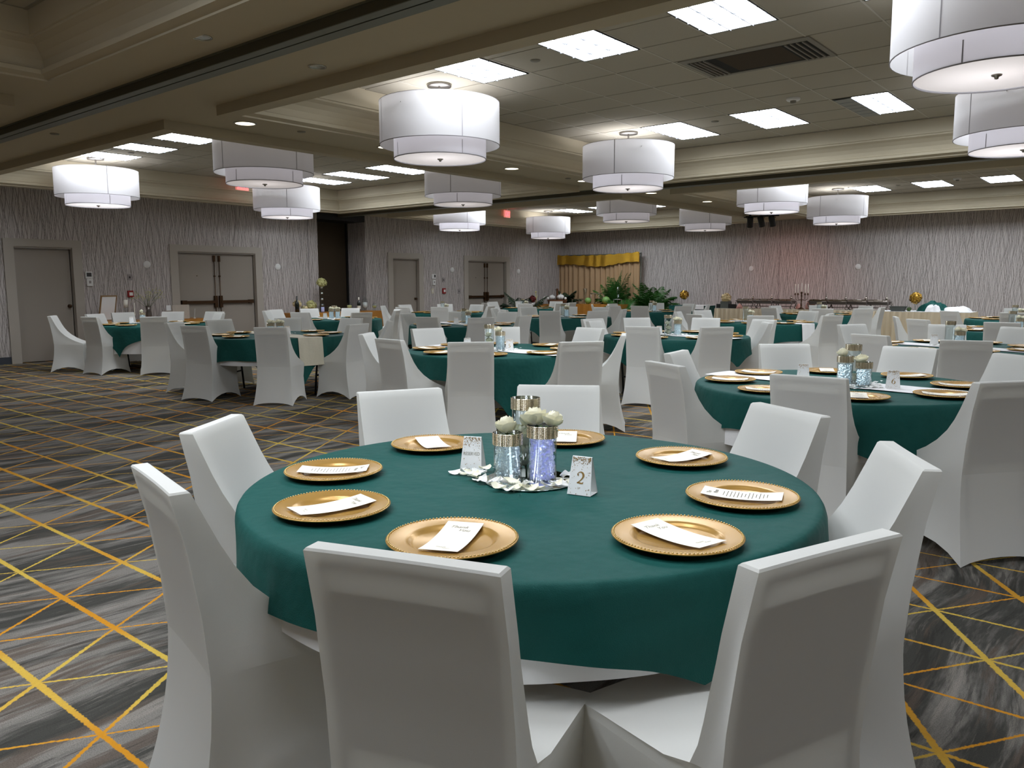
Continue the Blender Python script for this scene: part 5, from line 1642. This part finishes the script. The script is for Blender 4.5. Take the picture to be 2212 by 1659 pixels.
MB().box((-.19, .10, .16), (.19, .12, .28)).build('lid', 'linenbox', t)
MB().box((.07, -.128, .02), (.17, -.121, .27)).build('label_card', 'card', t)
tag(MB().box((-.008, -.07, 0), (.008, .07, .13)).build('small_sign', 'card', None, (-15.55, 7.95, .742)), 'small white sign standing right of the blossom vase', 'sign')
tag(MB().tube([(0, 0, 0), (0, .02, .20)], [.004, .002], 5).box((-.02, -.02, 0), (.02, .02, .012)).build('pen_stand', 'plastic', None, (-15.6, 8.60, .742)), 'thin pen in a stand at the right end of the gift table', 'pen')

# cake stand table in front of the niche
draped_table('head_table', -16.15, 11.0, -15.45, 13.62, .77, 'goldcloth', 'copper satin draped table before the dark niche', .018, .25)
t = empty('tiered_stand', (-15.85, 12.02, .772), label='tall clear four-tier stand topped with cream flowers before the niche', cat='cake stand')
MB().lathe([(.0001, 0), (.06, 0), (.022, .02), (.020, .62), (.0001, .62)], 14).build('column', 'glass', t)
for k in range(4):
    z = .12 + .14 * k
    MB().lathe([(.0001, z), (.19 - .01 * k, z), (.19 - .01 * k, z + .007), (.0001, z + .007)], 28).build('tier', 'glass', t)
o = MB()
for k in range(4): o.lathe([(.0001, .14 + .14 * k), (.028, .14 + .14 * k), (.028, .19 + .14 * k), (.0001, .19 + .14 * k)], 12)
o.build('connector', 'mirror', t)
puff('flower_ball', .12, 'dryflower', 150, 31, (-15.85, 12.02, 1.46), 'cream flower dome on top of the clear tiered stand', 'flower ball', True, grp='flower balls')
puff('flower_ball', .125, 'dryflower', 140, 33, (-15.75, 11.62, .93), 'cream flower dome left of the clear tiered stand', 'flower ball', True, grp='flower balls')
puff('flower_ball', .10, 'hyd', 120, 34, (-15.75, 11.23, .97), 'peach flower bunch beside the dark bottle on the left', 'flower ball', True, grp='flower balls')
puff('flower_ball', .09, 'hyd', 100, 35, (-15.62, 11.34, .775 + .075), 'lower peach flower bunch on the left of the copper table', 'flower ball', True, grp='flower balls')
for x, y, z in ((-15.75, 11.62, .93), (-15.75, 11.23, .97), (-15.62, 11.34, .85)):
    for o in [o for o in COL.objects if o.name.startswith('flower_ball') and (o.location - Vector((x, y, z))).length < .01]:
        MB().lathe([(.0001, .772 - z), (.03, .772 - z), (.045, -.03), (.0001, -.02)], 14).build('bowl', 'glass', o)
def bottle(x, y, lb, s=1.0, label=True):
    t = empty('wine_bottle', (x, y, .772), label=lb, cat='bottle', group='wine bottles')
    MB().lathe([(.0001, 0), (.042 * s, 0), (.043 * s, .19 * s), (.03 * s, .235 * s), (.015 * s, .27 * s), (.0145 * s, .335 * s), (.0001, .335 * s)], 18).build('glass', 'bottle', t)
    MB().lathe([(.0155 * s, .25 * s), (.0165 * s, .337 * s), (.0001, .34 * s)], 12).build('foil', 'paper' if label else 'bottle', t)
    if label: MB().lathe([(.0435 * s, .05 * s), (.0435 * s, .13 * s)], 18).build('label', 'paper', t)
bottle(-15.6, 11.12, 'black bottle at the left end of the copper draped table', 1.15, False)
bottle(-15.7, 13.02, 'black champagne bottle with white foil, before the niche', 1.0)
for x, y, h, lb in ((-15.6, 11.28, .16, 'left lit glass cup by the dark bottle'), (-15.72, 11.93, .20, 'lit glass left of the clear tiered stand'), ):
    t = empty('glass_cup', (x, y, .772), label=lb, cat='glass', group='lit glasses')
    MB().lathe([(.0001, 0), (.045, 0), (.048, h), (.044, h), (.042, .01), (.0001, .01)], 16).build('glass', 'glass', t)
    MB().lathe([(.0001, .012), (.040, .012), (.040, h * .6), (.0001, h * .62)], 14).build('beads', 'beads_blue', t)
def jar(x, y, h, r, m, lb):
    t = empty('apothecary_jar', (x, y, .772), label=lb, cat='jar', group='jars on the copper table')
    MB().lathe([(.0001, 0), (r * .7, 0), (r * .3, .03), (r, .09), (r, h * .7), (r * .8, h * .78), (r * .8, h * .8), (.0001, h * .8)], 18).build('glass', 'glass', t)
    MB().lathe([(.0001, .05), (r * .85, .09), (r * .85, h * .6), (.0001, h * .62)], 14).build('sweets', m, t)
    MB().lathe([(r * .82, h * .8), (r * .5, h * .9), (.012, h * .92), (.018, h), (.0001, h)], 14).build('lid', 'glass', t)
jar(-15.8, 13.30, .34, .075, 'plastic', 'tall glass jar of white sweets right of the champagne bottle')
jar(-15.7, 13.52, .20, .06, 'dryflower', 'small round jar of pale flowers at the right end of the copper table')
jar(-15.7, 12.72, .25, .065, 'dryflower', 'glass cube of pale flowers left of the champagne bottle')
tag(MB().lathe([(.0001, 0), (.05, 0), (.03, .05), (.0001, .08)], 12).build('folded_napkin', 'white_cloth', None, (-15.6, 12.9, .772)), 'small white folded napkin before the champagne bottle', 'napkin')
